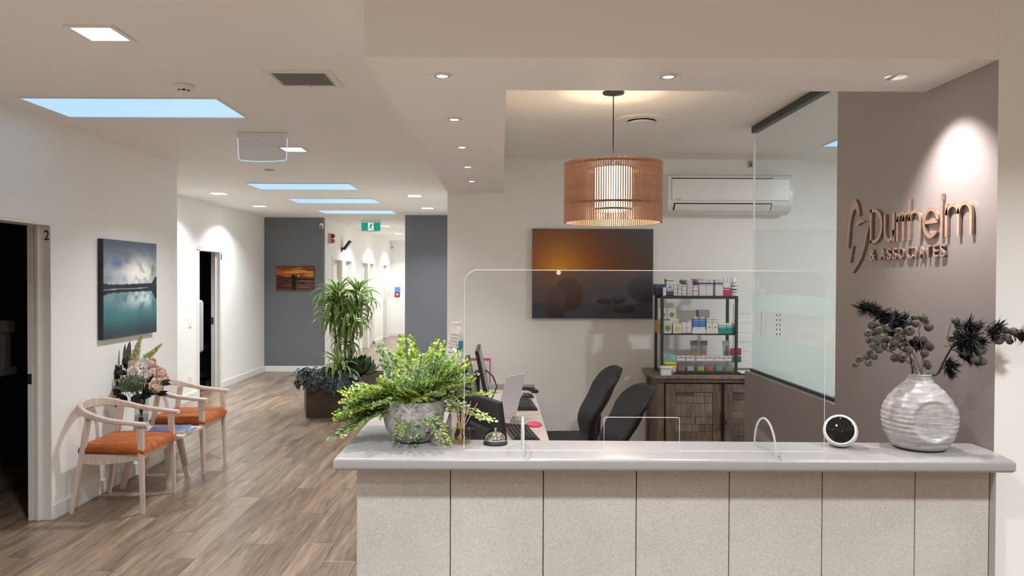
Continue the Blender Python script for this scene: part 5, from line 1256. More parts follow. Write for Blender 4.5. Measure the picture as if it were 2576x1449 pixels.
def paint_lake(u, v):
    n1 = fbm(u, v, 1, 5, 3.2, 4.0); n2 = fbm(u, v, 2, 5, 7.0, 8.5); n3 = fbm(u, v, 3, 4, 2.0, 2.4)
    hz = 0.505 + 0.012*(u-0.5)
    top = lc(96, 106, 124); midc = lc(140, 156, 170); br = lc(252, 248, 238)
    s_ = sst(0.52, 1.0, v); base = mixc(np.broadcast_to(lc(178, 190, 200), u.shape+(3,)), np.broadcast_to(top, u.shape+(3,)), s_)
    cl = sst(-0.15, 0.55, n1 + 0.5*n2); base = mixc(base, np.broadcast_to(lc(96, 104, 116), u.shape+(3,)), cl*0.55)
    lightm = np.exp(-(((u-0.66)/0.34)**2 + ((v-0.66)/0.14)**2)) * sst(-0.35, 0.35, n2*0.8 - n1*0.4 + 0.15)
    base = mixc(base, np.broadcast_to(br, u.shape+(3,)), np.clip(lightm*1.15, 0, 1))
    base = mixc(base, np.broadcast_to(lc(88, 118, 160), u.shape+(3,)), np.exp(-(((u-0.22)/0.10)**2+((v-0.76)/0.05)**2))*0.8)
    vr = 2*hz - v
    # reflection
    nr1 = fbm(u, vr, 1, 5, 3.2, 4.0); nr2 = fbm(u, vr, 2, 5, 7.0, 8.5)
    d = (hz - v)
    water = mixc(np.broadcast_to(lc(120, 150, 158), u.shape+(3,)), np.broadcast_to(lc(72, 126, 132), u.shape+(3,)), sst(0.02, 0.25, d))
    water = mixc(water, np.broadcast_to(lc(58, 76, 82), u.shape+(3,)), sst(0.24, 0.48, d))
    lr = np.exp(-(((u-0.70)/0.36)**2 + ((d-0.10)/0.10)**2)) * sst(-0.35, 0.4, nr2*0.9 - nr1*0.3 + 0.1)
    water = mixc(water, np.broadcast_to(lc(210, 228, 228), u.shape+(3,)), np.clip(lr, 0, 1))
    water = water * (1 + 0.18*np.clip(nr1, -1, 1))[..., None]
    img = np.where((v > hz)[..., None], base, water)
    # treeline and its mirror
    tr = np.abs(fbm(u, u*0, 5, 5, 30, 1))*0.016 + 0.012 + 0.012*sst(0.15, 0.0, u) + 0.075*sst(0.87, 1.0, u)
    img = np.where(((v > hz) & (v < hz + tr + 0.03))[..., None], lc(46, 50, 60), img)
    img = np.where(((v <= hz) & (v > hz - 0.02 - tr*1.3))[..., None], lc(38, 46, 56), img)
    img = np.where((np.abs(v-hz+0.004) < 0.0035)[..., None] & (u < 0.82)[..., None], lc(176, 184, 188), img)
    return img
LKS = mat('canvas side dark', lin(42, 46, 54), 0.6, var=0.3, vscale=8)
# on the left wall, facing +X: local -Y must point to +X
canvas('canvas_picture', 'canvas picture of a grey cloudy lake reflecting the sky on the left wall', (XL, 6.0, 1.555), (0, 0, PI/2), 0.862, 0.765, 0.042, 150, 170, paint_lake, LKS)
def paint_sunset(u, v):
    x = u*1.34; n = fbm(u, v, 8, 4, 4, 6)
    r = np.hypot((u-0.225)*1.34, (v-0.525)); glow = np.exp(-(r/0.20)**1.4); g2 = np.exp(-(r/0.55)**1.6)
    C = lambda *c: np.broadcast_to(lc(*c), u.shape+(3,))
    sky = mixc(C(72, 62, 54), C(78, 82, 90), sst(0.35, 1.0, u)*sst(0.5, 1.0, v))
    sky = mixc(sky, C(112, 64, 30), sst(0.9, 0.5, v)*0.75*np.clip(1.15-u, 0, 1)); sky = mixc(sky, C(180, 92, 20), np.clip(g2*0.75, 0, 1)); sky = mixc(sky, C(228, 160, 30), np.clip(glow, 0, 1))
    sea = mixc(C(104, 90, 92), C(74, 76, 86), sst(0.52, 0.25, v)); sea = mixc(sea, C(150, 104, 50), np.clip(glow*0.9, 0, 1)); sea = mixc(sea, C(110, 72, 56), np.clip(g2*0.45, 0, 1))  # sea and rocks lightened for reflected haze over the lower half
    sea = sea*(1+0.05*n)[..., None]
    img = np.where((v > 0.53)[..., None], sky, sea)
    img = np.where(((v < 0.17))[..., None], lc(62, 64, 76)*(1+0.05*n)[..., None], img)
    def rock(cx, cy, a, b_, col, e=2.0):
        nonlocal img
        m_ = (np.abs((u-cx)/a)**e + np.abs((v-cy)/b_)**e) < 1 + 0.04*n
        sh_ = np.clip(0.75 + 0.9*(v-cy)/b_*0.5, 0.45, 1.5)
        img = np.where(m_[..., None], lc(*col)*sh_[..., None], img)
    rock(0.30, 0.27, 0.125, 0.19, (92, 64, 58)); rock(0.185, 0.17, 0.09, 0.19, (88, 68, 64)); rock(0.20, 0.06, 0.07, 0.10, (60, 52, 54))
    rock(0.97, 0.33, 0.18, 0.16, (78, 72, 80)); rock(0.715, 0.215, 0.058, 0.045, (62, 62, 70)); rock(0.595, 0.19, 0.062, 0.03, (44, 46, 52)); rock(0.79, 0.10, 0.06, 0.045, (42, 42, 50)); rock(0.72, 0.09, 0.06, 0.025, (44, 44, 52))
    return img
a, c = at(1340, 575, 6.458), at(1642, 801.5, 6.458)
canvas('canvas_picture', 'dark canvas print of an orange sunset over rounded shore boulders', ((a.x+c.x)/2, YB, (a.z+c.z)/2), (0, 0, 0), c.x-a.x, a.z-c.z, 0.042, 170, 128, paint_sunset, BLACKM, PRINTG)
def paint_beach(u, v):
    C = lambda *c: np.broadcast_to(lc(*c), u.shape+(3,)); n = fbm(u, v, 14, 4, 2.5, 9)
    sky = mixc(C(196, 92, 40), C(120, 66, 34), sst(0.62, 1.0, v)); sky = mixc(sky, C(212, 160, 62), sst(0.0, 0.5, n + 0.6*np.exp(-(((u-0.6)/0.35)**2+((v-0.78)/0.12)**2)))*0.85)
    sky = mixc(sky, C(70, 36, 22), sst(0.15, 0.6, -n)*0.6)
    sea = mixc(C(120, 86, 66), C(64, 44, 38), sst(-0.2, 0.3, fbm(u, v, 15, 3, 2, 14)))
    img = np.where((v > 0.57)[..., None], sky, sea)
    img = np.where((np.hypot((u-0.60)*1.5, v-0.60) < 0.035)[..., None] & (v > 0.57)[..., None], lc(250, 200, 160), img)
    dune = v < 0.66 - 0.55*u + 0.03*n
    img = np.where((dune & (u < 0.42))[..., None], mixc(C(104, 62, 44), C(66, 40, 32), sst(-0.3, 0.3, n)), img)
    k_ = lc(22, 18, 16)
    body = ((np.abs(u-0.475) < 0.06 + 0.02*(0.5-v)) & (v > 0.18) & (v < 0.58)) | ((np.hypot((u-0.46)*1.5, v-0.60) < 0.055)) | ((np.abs(u-0.445) < 0.022) & (v <= 0.2)) | ((np.abs(u-0.50) < 0.022) & (v <= 0.2)) | ((np.abs(v - (0.50-0.10*(u-0.5)/0.1*0.8)) < 0.035) & (u > 0.5) & (u < 0.6))
    rail = ((u > 0.5) & (v > 0.435) & (v < 0.49)) | ((np.abs(v - (0.34 - 0.55*(u-0.58))) < 0.014) & (u > 0.56)) | ((np.abs(v - (0.655 - 0.42*u)) < 0.012) & (u < 0.42)) | ((np.abs(v - (0.50 - 0.42*u)) < 0.014) & (u < 0.42)) | ((np.abs(u-0.575) < 0.012) & (v > 0.3) & (v < 0.46))
    return np.where((body | rail)[..., None], k_, img)
a, c = at(695, 669.5, 12.925), at(789, 731, 12.925)
canvas('canvas_picture', 'small canvas of an orange sunset with a dark figure by a rail', ((a.x+c.x)/2, 12.95, (a.z+c.z)/2), (0, 0, 0), c.x-a.x, a.z-c.z, 0.03, 96, 64, paint_beach, BLACKM)

# ================================================================== METAL LETTERING ON THE TAUPE WALL
SIGNM = mat('bronze lettering', (0.50, 0.38, 0.32), 0.33, metal=0.85, var=0.12, vscale=40)
Y0s, ZBs = 3.360, 1.814
sg = thing('wall_sign', 'raised bronze metal lettering and emblem on the taupe wall', 'sign', (XT, Y0s, ZBs))
sg.matrix_world = Matrix(((0, 0, -1, XT), (-1, 0, 0, Y0s), (0, 1, 0, ZBs), (0, 0, 0, 1)))
SG0, SG1 = 0.003, 0.0125          # letters stand off the wall on studs
def ribbon(pts, w_, closed=False):
    L, R_ = [], []; n = len(pts)
    for i, (x, y) in enumerate(pts):
        p0 = pts[(i-1) % n] if closed else pts[max(i-1, 0)]; p1 = pts[(i+1) % n] if closed else pts[min(i+1, n-1)]
        dx, dy = p1[0]-p0[0], p1[1]-p0[1]; l = math.hypot(dx, dy) or 1e-9
        L.append((x-dy/l*w_/2, y+dx/l*w_/2)); R_.append((x+dy/l*w_/2, y-dx/l*w_/2))
    return L, R_
def stroke(b, pts, w_=0.0145, closed=False):
    pts = [(p[0]*0.988, p[1]) for p in pts]
    L, R_ = ribbon(pts, w_, closed); n = len(pts)
    vs = [[b.bm.verts.new((p[0], p[1], z)) for p in S] for S in (L, R_) for z in (SG0, SG1)]
    l0, l1, r0, r1 = vs
    for i in range(n if closed else n-1):
        j = (i+1) % n
        b.bm.faces.new((l1[i], r1[i], r1[j], l1[j])); b.bm.faces.new((l0[i], l0[j], r0[j], r0[i]))
        b.bm.faces.new((l0[i], l1[i], l1[j], l0[j])); b.bm.faces.new((r0[i], r0[j], r1[j], r1[i]))
    if not closed:
        b.bm.faces.new((l0[0], r0[0], r1[0], l1[0])); b.bm.faces.new((l0[-1], l1[-1], r1[-1], r0[-1]))
def arc(cx, cy, rx, ry, a0, a1, n=14): return [(cx + rx*math.cos(math.radians(a0+(a1-a0)*i/n)), cy + ry*math.sin(math.radians(a0+(a1-a0)*i/n))) for i in range(n+1)]
def letter(strokes):
    b = B()
    for st in strokes: stroke(b, *st) if isinstance(st, tuple) else stroke(b, st)
    b.build('letter', SIGNM, sg)
sw = 0.017; xh, cap = 0.122, 0.168
x = 0.0
letter([[(x+0.008, 0), (x+0.008, 0.155)], [(x+0.0, 0.147), (x+0.035, 0.147)] + arc(x+0.035, 0.0775, 0.068, 0.0695, 90, -90)[0:] + [(x+0.0, 0.008)]])
x = 0.122
letter([[(x+0.008, xh), (x+0.008, 0.045)] + arc(x+0.0445, 0.045, 0.0365, 0.037, 180, 360) + [(x+0.081, 0.05)], [(x+0.081, xh), (x+0.081, 0)]])
for x in (0.226, 0.273): letter([[(x+0.008, 0), (x+0.008, xh)], arc(x+0.043, 0.080, 0.035, 0.035, 180, 88, 8)])
x = 0.318
letter([[(x+0.008, 0), (x+0.008, cap)], arc(x+0.0475, 0.078, 0.0395, 0.037, 180, 0) + [(x+0.087, 0)]])
x = 0.423
letter([arc(x+0.055, 0.060, 0.047, 0.053, -38, -30+360-0, 30)[0:1] + arc(x+0.055, 0.060, 0.047, 0.053, 320, 8, 30)[0:] , [(x+0.012, 0.064), (x+0.100, 0.064)]])
x = 0.541
letter([[(x+0.010, 0), (x+0.010, xh)], [(x+0.010, 0.140), (x+0.010, 0.165)]])
x = 0.573
letter([[(x+0.008, 0), (x+0.008, xh)], arc(x+0.0445, 0.080, 0.0365, 0.036, 180, 0) + [(x+0.081, 0)], arc(x+0.1175, 0.080, 0.0365, 0.036, 180, 0) + [(x+0.154, 0)]])
# second line
line2 = [('&', 2187, 2201), ('A', 2213, 2226), ('S', 2230, 2241), ('S', 2244.5, 2255), ('O', 2259, 2274), ('C', 2280, 2296), ('I', 2302, 2306), ('A', 2312, 2326), ('T', 2330, 2341), ('E', 2347, 2358), ('S', 2364, 2377)]
for ch_, p0, p1 in line2:
    u0, u1 = Y0s - atX(p0, 645, XT-0.012).y, Y0s - atX(p1, 645, XT-0.012).y
    me = text_mesh(ch_, 0.06, 0.0045, 0.001); bx = bounds2(me)
    for v in me.vertices:
        v.co.x = u0 + (v.co.x - bx[0])/(bx[1]-bx[0])*(u1-u0); v.co.y = -0.076 + (v.co.y - bx[2])/(bx[3]-bx[2])*0.050; v.co.z += SG0 + 0.0045
    add('letter', me, SIGNM, sg)
# emblem
def emb(pxs, nm='emblem_stroke'):
    pts = []
    for zx, zy in pxs:
        p = atX(2080 + zx/5.174, 440 + zy/5.174, XT-0.012); pts.append((Y0s - p.y, p.z - ZBs, SG0))
    B().prism(pts, (0, 0, SG1-SG0)).build(nm, SIGNM, sg)
emb([(270, 955), (262, 760), (285, 600), (310, 450), (330, 350), (350, 317), (375, 325), (402, 370), (418, 440), (421, 540), (405, 525), (392, 470), (370, 440), (345, 470), (318, 560), (300, 690), (288, 850), (280, 955)])
emb([(530, 680), (538, 690), (522, 770), (495, 930), (450, 1080), (390, 1190), (330, 1278), (318, 1275), (350, 1220), (420, 1100), (465, 990), (492, 870), (510, 750)])
emb([(383, 655), (392, 622), (420, 598), (460, 588), (510, 606), (470, 612), (430, 630), (398, 664)])
emb([(322, 925), (341, 925), (322, 1030), (303, 1146), (291, 1140), (306, 1030)])

# ================================================================== WAITING AREA
ASH = None
def ash_mat():
    k = N('whitewashed ash'); g = k.noise(k.coord('Object', (26, 26, 2.5)), 3, 4, 0.6)
    k.base(k.ramp(g, [(0.3, lin(196, 176, 164)), (0.7, lin(222, 206, 194))])); k.p.inputs['Roughness'].default_value = 0.5; k.bump(g, 0.12, 0.002); return k.m
ASH = ash_mat()
def rust_mat():
    k = N('rust velvet'); f = k.noise(k.coord('Object', (1, 1.6, 1)), 6, 3, 0.5, 1.2)
    k.base(k.ramp(f, [(0.35, (0.30, 0.065, 0.010)), (0.65, (0.47, 0.125, 0.022))])); k.p.inputs['Roughness'].default_value = 0.8
    k.p.inputs['Sheen Weight'].default_value = 0.06; k.p.inputs['Sheen Tint'].default_value = (1.0, 0.55, 0.3, 1)
    k.bump(k.noise(k.coord(), 350, 2), 0.15, 0.002); return k.m
RUST = rust_mat()
def bar(name, p0, p1, w0, d0, w1, d1, m, parent, bev=0.003):
    """tapered rectangular bar between two points; w along x, d along y"""
    p0, p1 = Vector(p0), Vector(p1)
    fr_ = []
    for p, w_, d_ in ((p0, w0, d0), (p1, w1, d1)):
        fr_.append([p + Vector((sx*w_/2, sy*d_/2, 0)) for sx, sy in ((-1, -1), (1, -1), (1, 1), (-1, 1))])
    b = B().sweep(fr_)
    es = [e for e in b.bm.edges if abs(e.verts[0].co.z - e.verts[1].co.z) > 0.02]
    bmesh.ops.bevel(b.bm, geom=es, offset=bev, segments=2, affect='EDGES', profile=0.5)
    return b.build(name, m, parent, smooth=True, angle=35)
def armchair(label, loc, rotz):
    t = thing('armchair', label, 'chair', loc, rotz, 'pale ash chairs with rust seats')
    for s_ in (-1, 1):
        bar('leg', (0.252, s_*0.245, 0.0), (0.232, s_*0.240, 0.612), 0.026, 0.024, 0.046, 0.030, ASH, t)
        bar('leg', (-0.245, s_*0.245, 0.0), (-0.140, s_*0.218, 0.665), 0.026, 0.024, 0.042, 0.030, ASH, t)
        # side apron with a dropped middle
        b = B(); y = s_*0.222
        b.prism([(-0.190, y-0.011, 0.410), (0.225, y-0.011, 0.410), (0.225, y-0.011, 0.372), (0.10, y-0.011, 0.352), (-0.07, y-0.011, 0.335), (-0.197, y-0.011, 0.345)], (0, 0.022, 0)).build('side_apron', ASH, t)
    B().box(0.200, 0.222, -0.225, 0.225, 0.360, 0.410, 0.003).build('front_apron', ASH, t)
    B().box(-0.180, -0.158, -0.215, 0.215, 0.352, 0.410, 0.003).build('rear_apron', ASH, t)
    # one-piece curved back and arm rail
    path = []
    ctrl = [(0.285, 0.252, 0.622, 0.050, 0.026), (0.16, 0.258, 0.634, 0.046, 0.028), (0.02, 0.262, 0.652, 0.044, 0.032), (-0.11, 0.248, 0.682, 0.038, 0.042), (-0.205, 0.195, 0.708, 0.030, 0.056), (-0.255, 0.105, 0.722, 0.026, 0.066), (-0.270, 0.0, 0.727, 0.026, 0.070)]
    full = ctrl + [(x, -y, z, w_, h_) for x, y, z, w_, h_ in reversed(ctrl[:-1])]
    def cr(a, b_, c, d, t_): return 0.5*((2*b_) + (c-a)*t_ + (2*a-5*b_+4*c-d)*t_*t_ + (3*b_-a-3*c+d)*t_**3)
    sm = []
    for i in range(len(full)-1):
        A, Bq, Cq, D = full[max(i-1, 0)], full[i], full[i+1], full[min(i+2, len(full)-1)]
        for k in range(5): sm.append(tuple(cr(A[j], Bq[j], Cq[j], D[j], k/5) for j in range(5)))
    sm.append(full[-1])
    frames = []
    for i, (x, y, z, w_, h_) in enumerate(sm):
        x0_, y0_ = sm[max(i-1, 0)][:2]; x1_, y1_ = sm[min(i+1, len(sm)-1)][:2]
        tx_, ty_ = x1_-x0_, y1_-y0_; l = math.hypot(tx_, ty_); nx_, ny_ = -ty_/l, tx_/l
        e = 0.006; pr = [(-w_/2, -h_/2+e), (-w_/2+e, -h_/2), (w_/2-e, -h_/2), (w_/2, -h_/2+e), (w_/2, h_/2-e), (w_/2-e, h_/2), (-w_/2+e, h_/2), (-w_/2, h_/2-e)]
        frames.append([Vector((x+nx_*a, y+ny_*a, z+c)) for a, c in pr])
    B().sweep(frames).build('back_rail', ASH, t, smooth=True, angle=35)
    # upholstered seat
    def seat(u, v, top):
        x = -0.21 + 0.475*u; s_ = v*2-1; hw = 0.262 - 0.03*(1-u); y = hw*s_
        ed = min(1, (1-abs(s_))/0.10)*min(1, u/0.08)*min(1, (1-u)/0.09); ed = math.sqrt(max(0, 1-(1-ed)**2))
        z = 0.412 + (0.030 + 0.036*ed - 0.010*math.exp(-((u-0.45)**2+(v-0.5)**2)/0.06) if top else 0.004*(1-ed)+0.0)
        y *= 1 - (0.0 if top else 0.02)
        return Vector((x, y, z))
    b = B(); nu = nv = 20
    A = [[b.bm.verts.new(seat(i/nu, j/nv, True)) for j in range(nv+1)] for i in range(nu+1)]
    Z = [[b.bm.verts.new(seat(i/nu, j/nv, False)) for j in range(nv+1)] for i in range(nu+1)]
    for i in range(nu):
        for j in range(nv):
            b.bm.faces.new((A[i][j], A[i+1][j], A[i+1][j+1], A[i][j+1])); b.bm.faces.new((Z[i][j+1], Z[i+1][j+1], Z[i+1][j], Z[i][j]))
    for i in range(nu):
        b.bm.faces.new((A[i][0], Z[i][0], Z[i+1][0], A[i+1][0])); b.bm.faces.new((A[i+1][nv], Z[i+1][nv], Z[i][nv], A[i][nv]))
    for j in range(nv):
        b.bm.faces.new((A[0][j+1], Z[0][j+1], Z[0][j], A[0][j])); b.bm.faces.new((A[nu][j], Z[nu][j], Z[nu][j+1], A[nu][j+1]))
    b.build('seat_pad', RUST, t, smooth=True, angle=75)
    return t
armchair('pale ash armchair with a rust velvet seat, nearest the open door', (-2.735, 5.38, 0), 0.0)
armchair('pale ash armchair with a rust velvet seat, beyond the flowers', (-2.735, 6.43, 0), 0.0)
# side table
tb = thing('side_table', 'low pale wooden side table with splayed legs between the two chairs', 'side table', (-2.745, 5.905, 0))
B().box(-0.265, 0.290, -0.20, 0.20, 0.398, 0.420, 0.004, 2).build('table_top', ASH, tb)
B().box(-0.20, 0.20, -0.13, 0.13, 0.36, 0.398, 0.003).build('apron', ASH, tb)
for sx, sy in ((-1, -1), (1, -1), (1, 1), (-1, 1)):
    bar('leg', (sx*0.19 + (0 if sx < 0 else -0.01), sy*0.165, 0), (sx*0.13, sy*0.10, 0.375), 0.040, 0.030, 0.050, 0.036, ASH, tb)
# magazines
MAGC = [band_mat('blue magazine', [(0, (58, 96, 150)), (0.5, (120, 160, 205))]), mat('magazine navy', lin(52, 84, 138), 0.3, var=0.5, vscale=14), mat('magazine pale blue', lin(150, 180, 214), 0.3, var=0.45, vscale=16), mat('magazine grey', lin(118, 128, 142), 0.3, var=0.5, vscale=18)]
z = 0.421
for i, (dx, dy, rz, m, lab) in enumerate([(0.15, -0.02, 0.10, 3, 'grey-covered magazine at the bottom of the stack on the side table'), (0.135, -0.01, -0.08, 2, 'pale blue magazine in the middle of the stack on the side table'), (0.12, -0.03, 0.25, 1, 'blue-covered magazine at the top of the stack on the side table')]):
    t = thing('magazine', lab, 'magazine', (-2.745+dx, 5.905+dy, z), rz, 'magazines on the side table')
    B().box(-0.145, 0.145, -0.105, 0.105, 0.0008, 0.0075).build('pages', PAPER, t)
    B().box(-0.146, 0.147, -0.106, 0.106, 0.0076, 0.0088).build('cover', MAGC[m], t)
    z += 0.0092
# small framed card leaning by the vase
t = thing('photo_card', 'small card with white flowers on black standing beside the glass vase', 'card', (-2.83, 5.76, 0.4205), -0.5)
B().box(-0.055, 0.055, -0.002, 0.002, 0.002, 0.135, 0, 1, Matrix.Rotation(-0.15, 4, 'X')).build('card', mat('pale card', lin(196, 192, 188), 0.5), t)
B().box(0.0, 0.053, -0.003, -0.002, 0.004, 0.133, 0, 1, Matrix.Rotation(-0.15, 4, 'X')).build('dark_print', BLACKM, t)
for dx, dz in ((0.018, 0.04), (0.03, 0.065), (0.02, 0.09)):
    B().lathe([(0, 0.001), (0.009, 0.0008), (0.010, 0)], 14, M=Matrix.Rotation(-0.15, 4, 'X') @ Matrix.Translation((dx, -0.003, dz)) @ Matrix.Rotation(PI/2, 4, 'X')).build('flower_print', PAPER, t)
# glass vase
gv = thing('glass_vase', 'tall clear glass vase on the side table holding the bouquet', 'vase', (-2.865, 5.90, 0.4205))
B().lathe([(0, 0.001), (0.045, 0.001), (0.047, 0.006), (0.056, 0.272), (0.0535, 0.272), (0.044, 0.012), (0, 0.012)], 36).build('glass', glass('vase glass', (0.88, 0.90, 0.90), 0.9), gv, smooth=True, angle=60)
B().lathe([(0, 0.0125), (0.0435, 0.0125), (0.049, 0.13), (0, 0.13)], 28).build('water', glass('vase water', (0.80, 0.84, 0.82), 0.3), gv, smooth=True)
vb = Vector((-2.865, 5.90, 0.44)); vr_ = Vector((-2.865, 5.90, 0.69))
FST = mat('flower stem', (0.045, 0.09, 0.03), 0.6, var=0.2)
rq = random.Random(21)
def flower(name, label, head, group=None):
    t = thing(name, label, 'flower', vb, 0, group)
    h_ = head - vb; rim = Vector((max(-0.04, min(0.04, h_.x*0.25)), max(-0.04, min(0.04, h_.y*0.25)), 0.24))
    st = Vector((-rim.x*0.7, -rim.y*0.7, 0.0))
    B().tube([st, rim, (rim+h_)/2 + Vector((0, 0, 0.012)), h_], 0.0032, 6).build('stem', FST, t, smooth=True)
    return t, h_
def petal_ball(b, c, R0, layers, per, rr, cup=0.9, up=Vector((0.35, -0.8, 0.5))):
    q_ = up.normalized().to_track_quat('Z', 'Y').to_matrix()
    for L_ in range(layers):
        f = (L_+0.4)/layers; el = math.radians(86 - 100*f)
        for k in range(per + L_):
            a = 2*PI*k/(per+L_) + L_*0.7 + rr.uniform(-0.15, 0.15); r_ = R0*(0.35 + 0.65*f); wd = R0*(0.45+0.35*f)
            g = []
            for i in range(4):
                row = []
                for j in range(4):
                    s_ = (j/3-0.5)*2; t_ = i/3
                    e2 = el + (t_-0.5)*cup; aa = a + s_*wd/max(r_, 0.01)*0.5*(0.55+0.45*math.sin(PI*min(1, t_*0.8+0.15)))
                    rad = r_*(0.86 + 0.30*t_*t_*(1 if f > 0.3 else 0.5)) + R0*0.07*math.sin(s_*3+L_*1.7) - R0*0.10*s_*s_*(1-t_)
                    row.append(b.bm.verts.new(c + q_ @ Vector((rad*math.cos(e2)*math.cos(aa), rad*math.cos(e2)*math.sin(aa), rad*math.sin(e2)))))
                g.append(row)
            for i in range(3):
                for j in range(3): b.bm.faces.new((g[i][j], g[i+1][j], g[i+1][j+1], g[i][j+1]))
PETW = mat('white petal', (0.90, 0.86, 0.83), 0.6, var=0.05); PETP = mat('blush petal', (0.84, 0.60, 0.53), 0.6, var=0.10); PETC = mat('cream petal', (0.90, 0.74, 0.58), 0.6, var=0.10); PETL = mat('pale pink petal', (0.86, 0.72, 0.67), 0.6, var=0.08)
def rose(label, px, py, Y, R0, m, layers=5, per=4):
    hd = at(px, py, Y); t, h_ = flower('rose', label, hd, 'roses in the bouquet')
    b = B(); petal_ball(b, h_, R0, layers, per, rq)
    b.build('bloom', m, t, smooth=True, angle=180)
    b = B()
    for k in range(5):
        a = 2*PI*k/5; b.prism([h_ + Vector((0.003*math.cos(a), 0.003*math.sin(a), -R0*0.9)), h_ + Vector((R0*0.6*math.cos(a-0.2), R0*0.6*math.sin(a-0.2), -R0*0.85)), h_ + Vector((R0*0.95*math.cos(a), R0*0.95*math.sin(a), -R0*0.45))], (0, 0, 0.001))
    b.build('sepals', FST, t)
rose('white rose at the top of the bouquet', 364, 916, 5.84, 0.050, PETW)
rose('white rose in the centre of the bouquet above the hydrangea', 365, 944, 5.80, 0.048, PETW)
rose('blush pink rose behind the two white roses', 384, 934, 5.88, 0.056, PETP)
rose('smaller blush bloom tucked at the top right of the white rose', 380, 914, 5.92, 0.044, PETP)
rose('pale pink bloom at the right of the bouquet', 404, 938, 5.88, 0.046, PETL, 4, 6)
rose('ruffled cream peony low on the right of the bouquet', 394, 972, 5.80, 0.060, PETC, 5, 5)
rose('ruffled cream peony behind the lower right peony', 408, 954, 5.87, 0.052, PETC, 5, 5)
def chrys(label, px, py, Y, R0, m):
    hd = at(px, py, Y); t, h_ = flower('chrysanthemum', label, hd, 'chrysanthemums in the bouquet'); b = B(); r = random.Random(px)
    for i in range(90):
        u_ = 1 - 1.55*i/90; th = i*2.39996; s_ = math.sqrt(max(0, 1-u_*u_)); d = Vector((s_*math.cos(th), s_*math.sin(th), u_)); sd = d.orthogonal().normalized()*R0*0.09
        p0, p1, p2 = h_ + d*R0*0.35, h_ + d*R0*0.85, h_ + d*R0*r.uniform(0.98, 1.08) + Vector((0, 0, 0.003))
        v = [b.bm.verts.new(p) for p in (p0-sd*0.6, p0+sd*0.6, p1+sd, p1-sd, p2)]; b.bm.faces.new((v[0], v[1], v[2], v[3])); b.bm.faces.new((v[3], v[2], v[4]))
    b.build('bloom', m, t)
chrys('pale spiky chrysanthemum above the green hydrangea', 333, 936, 5.80, 0.044, PETL)
chrys('pale spiky chrysanthemum behind, under the green flower spike', 335, 917, 5.86, 0.046, PETL)
# green hydrangea
hd = at(334, 967, 5.77); t, h_ = flower('hydrangea', 'dark green hydrangea head at the front of the bouquet', hd); b = B()
for i in range(230):
    u_ = 1 - 1.7*i/230; th = i*2.39996; s_ = math.sqrt(max(0, 1-u_*u_)); d = Vector((s_*math.cos(th)*1.12, s_*math.sin(th), u_*0.82)); p = h_ + d*0.088*rq.uniform(0.92, 1.05); n_ = (d + Vector((rq.uniform(-.4, .4), rq.uniform(-.4, .4), rq.uniform(-.4, .4)))).normalized(); sd = n_.orthogonal().normalized(); td = n_.cross(sd)
    for k in range(4):
        a = PI/2*k + rq.random(); dv = sd*math.cos(a) + td*math.sin(a); pv = n_.cross(dv); l = 0.0125
        v = [b.bm.verts.new(q_) for q_ in (p, p+dv*l*0.6+pv*l*0.4+n_*0.001, p+dv*l+n_*0.003, p+dv*l*0.6-pv*l*0.4+n_*0.001)]; b.bm.faces.new(v)
bmesh.ops.create_icosphere(b.bm, subdivisions=2, radius=0.074, matrix=Matrix.Translation(h_) @ Matrix.Diagonal((1.1, 1, 0.8, 1)))
tag(b.build('florets', mat('hydrangea green', (0.075, 0.115, 0.05), 0.6, var=0.55, vscale=60), t), kind='stuff')
# green spikes
def spike(label, base, tip, R0):
    t, h_ = flower('foxtail_spike', label, base, 'green flower spikes in the bouquet'); tp = tip - vb
    B().tube([h_, (h_+tp)/2, tp], 0.003, 6, 0.001).build('spike_stem', mat('spike stem', (0.28, 0.36, 0.10), 0.6), t); b = B(); ax = (tp-h_); n = 240
    o1 = ax.orthogonal().normalized(); o2 = ax.normalized().cross(o1)
    for i in range(n):
        f = i/n; a = i*2.39996; r_ = R0*(1-f)**0.75 + 0.003; d = o1*math.cos(a)+o2*math.sin(a); p = h_ + ax*f + d*r_*(0.35+0.65*rq.random()) + ax.normalized()*r_*0.5; s_ = 0.0062*(1-0.6*f)
        bmesh.ops.create_icosphere(b.bm, subdivisions=1, radius=s_, matrix=Matrix.Translation(p) @ Matrix.Diagonal((1, 1, 1.5, 1)))
    tag(b.build('florets', mat('spike floret', (0.46, 0.50, 0.17), 0.6, var=0.4, vscale=90), t), kind='stuff')
spike('taller upright pale green flower spike in the bouquet', at(335, 912, 5.88), at(356, 842, 5.86), 0.036)
spike('pale green flower spike leaning right over the roses', at(362, 906, 5.92), at(407, 865, 5.94), 0.028)
# blade leaves and dark foliage
def strap_leaf(b, p0, p1, w_, bend=0.02, n=8, nrm=None):
    ax = p1-p0; sd = (nrm.cross(ax) if nrm is not None else ax.cross(Vector((0, -1, 0.2)))).normalized(); up_ = sd.cross(ax).normalized(); rows = []
    for i in range(n+1):
        f = i/n; ww = w_*math.sin(PI*min(0.98, 0.12+0.86*f))**0.8*(1 if f < 0.98 else 0.1); c_ = p0 + ax*f + up_*bend*math.sin(PI*f)
        rows.append((b.bm.verts.new(c_-sd*ww/2), b.bm.verts.new(c_+up_*ww*0.12), b.bm.verts.new(c_+sd*ww/2)))
    for a, c in zip(rows, rows[1:]):
        b.bm.faces.new((a[0], a[1], c[1], c[0])); b.bm.faces.new((a[1], a[2], c[2], c[1]))
BLADE = mat('grey green blade', (0.11, 0.135, 0.10), 0.5, var=0.25, vscale=20); DLEAF = mat('blackish leaf', (0.016, 0.020, 0.018), 0.4, var=0.3, vscale=20)
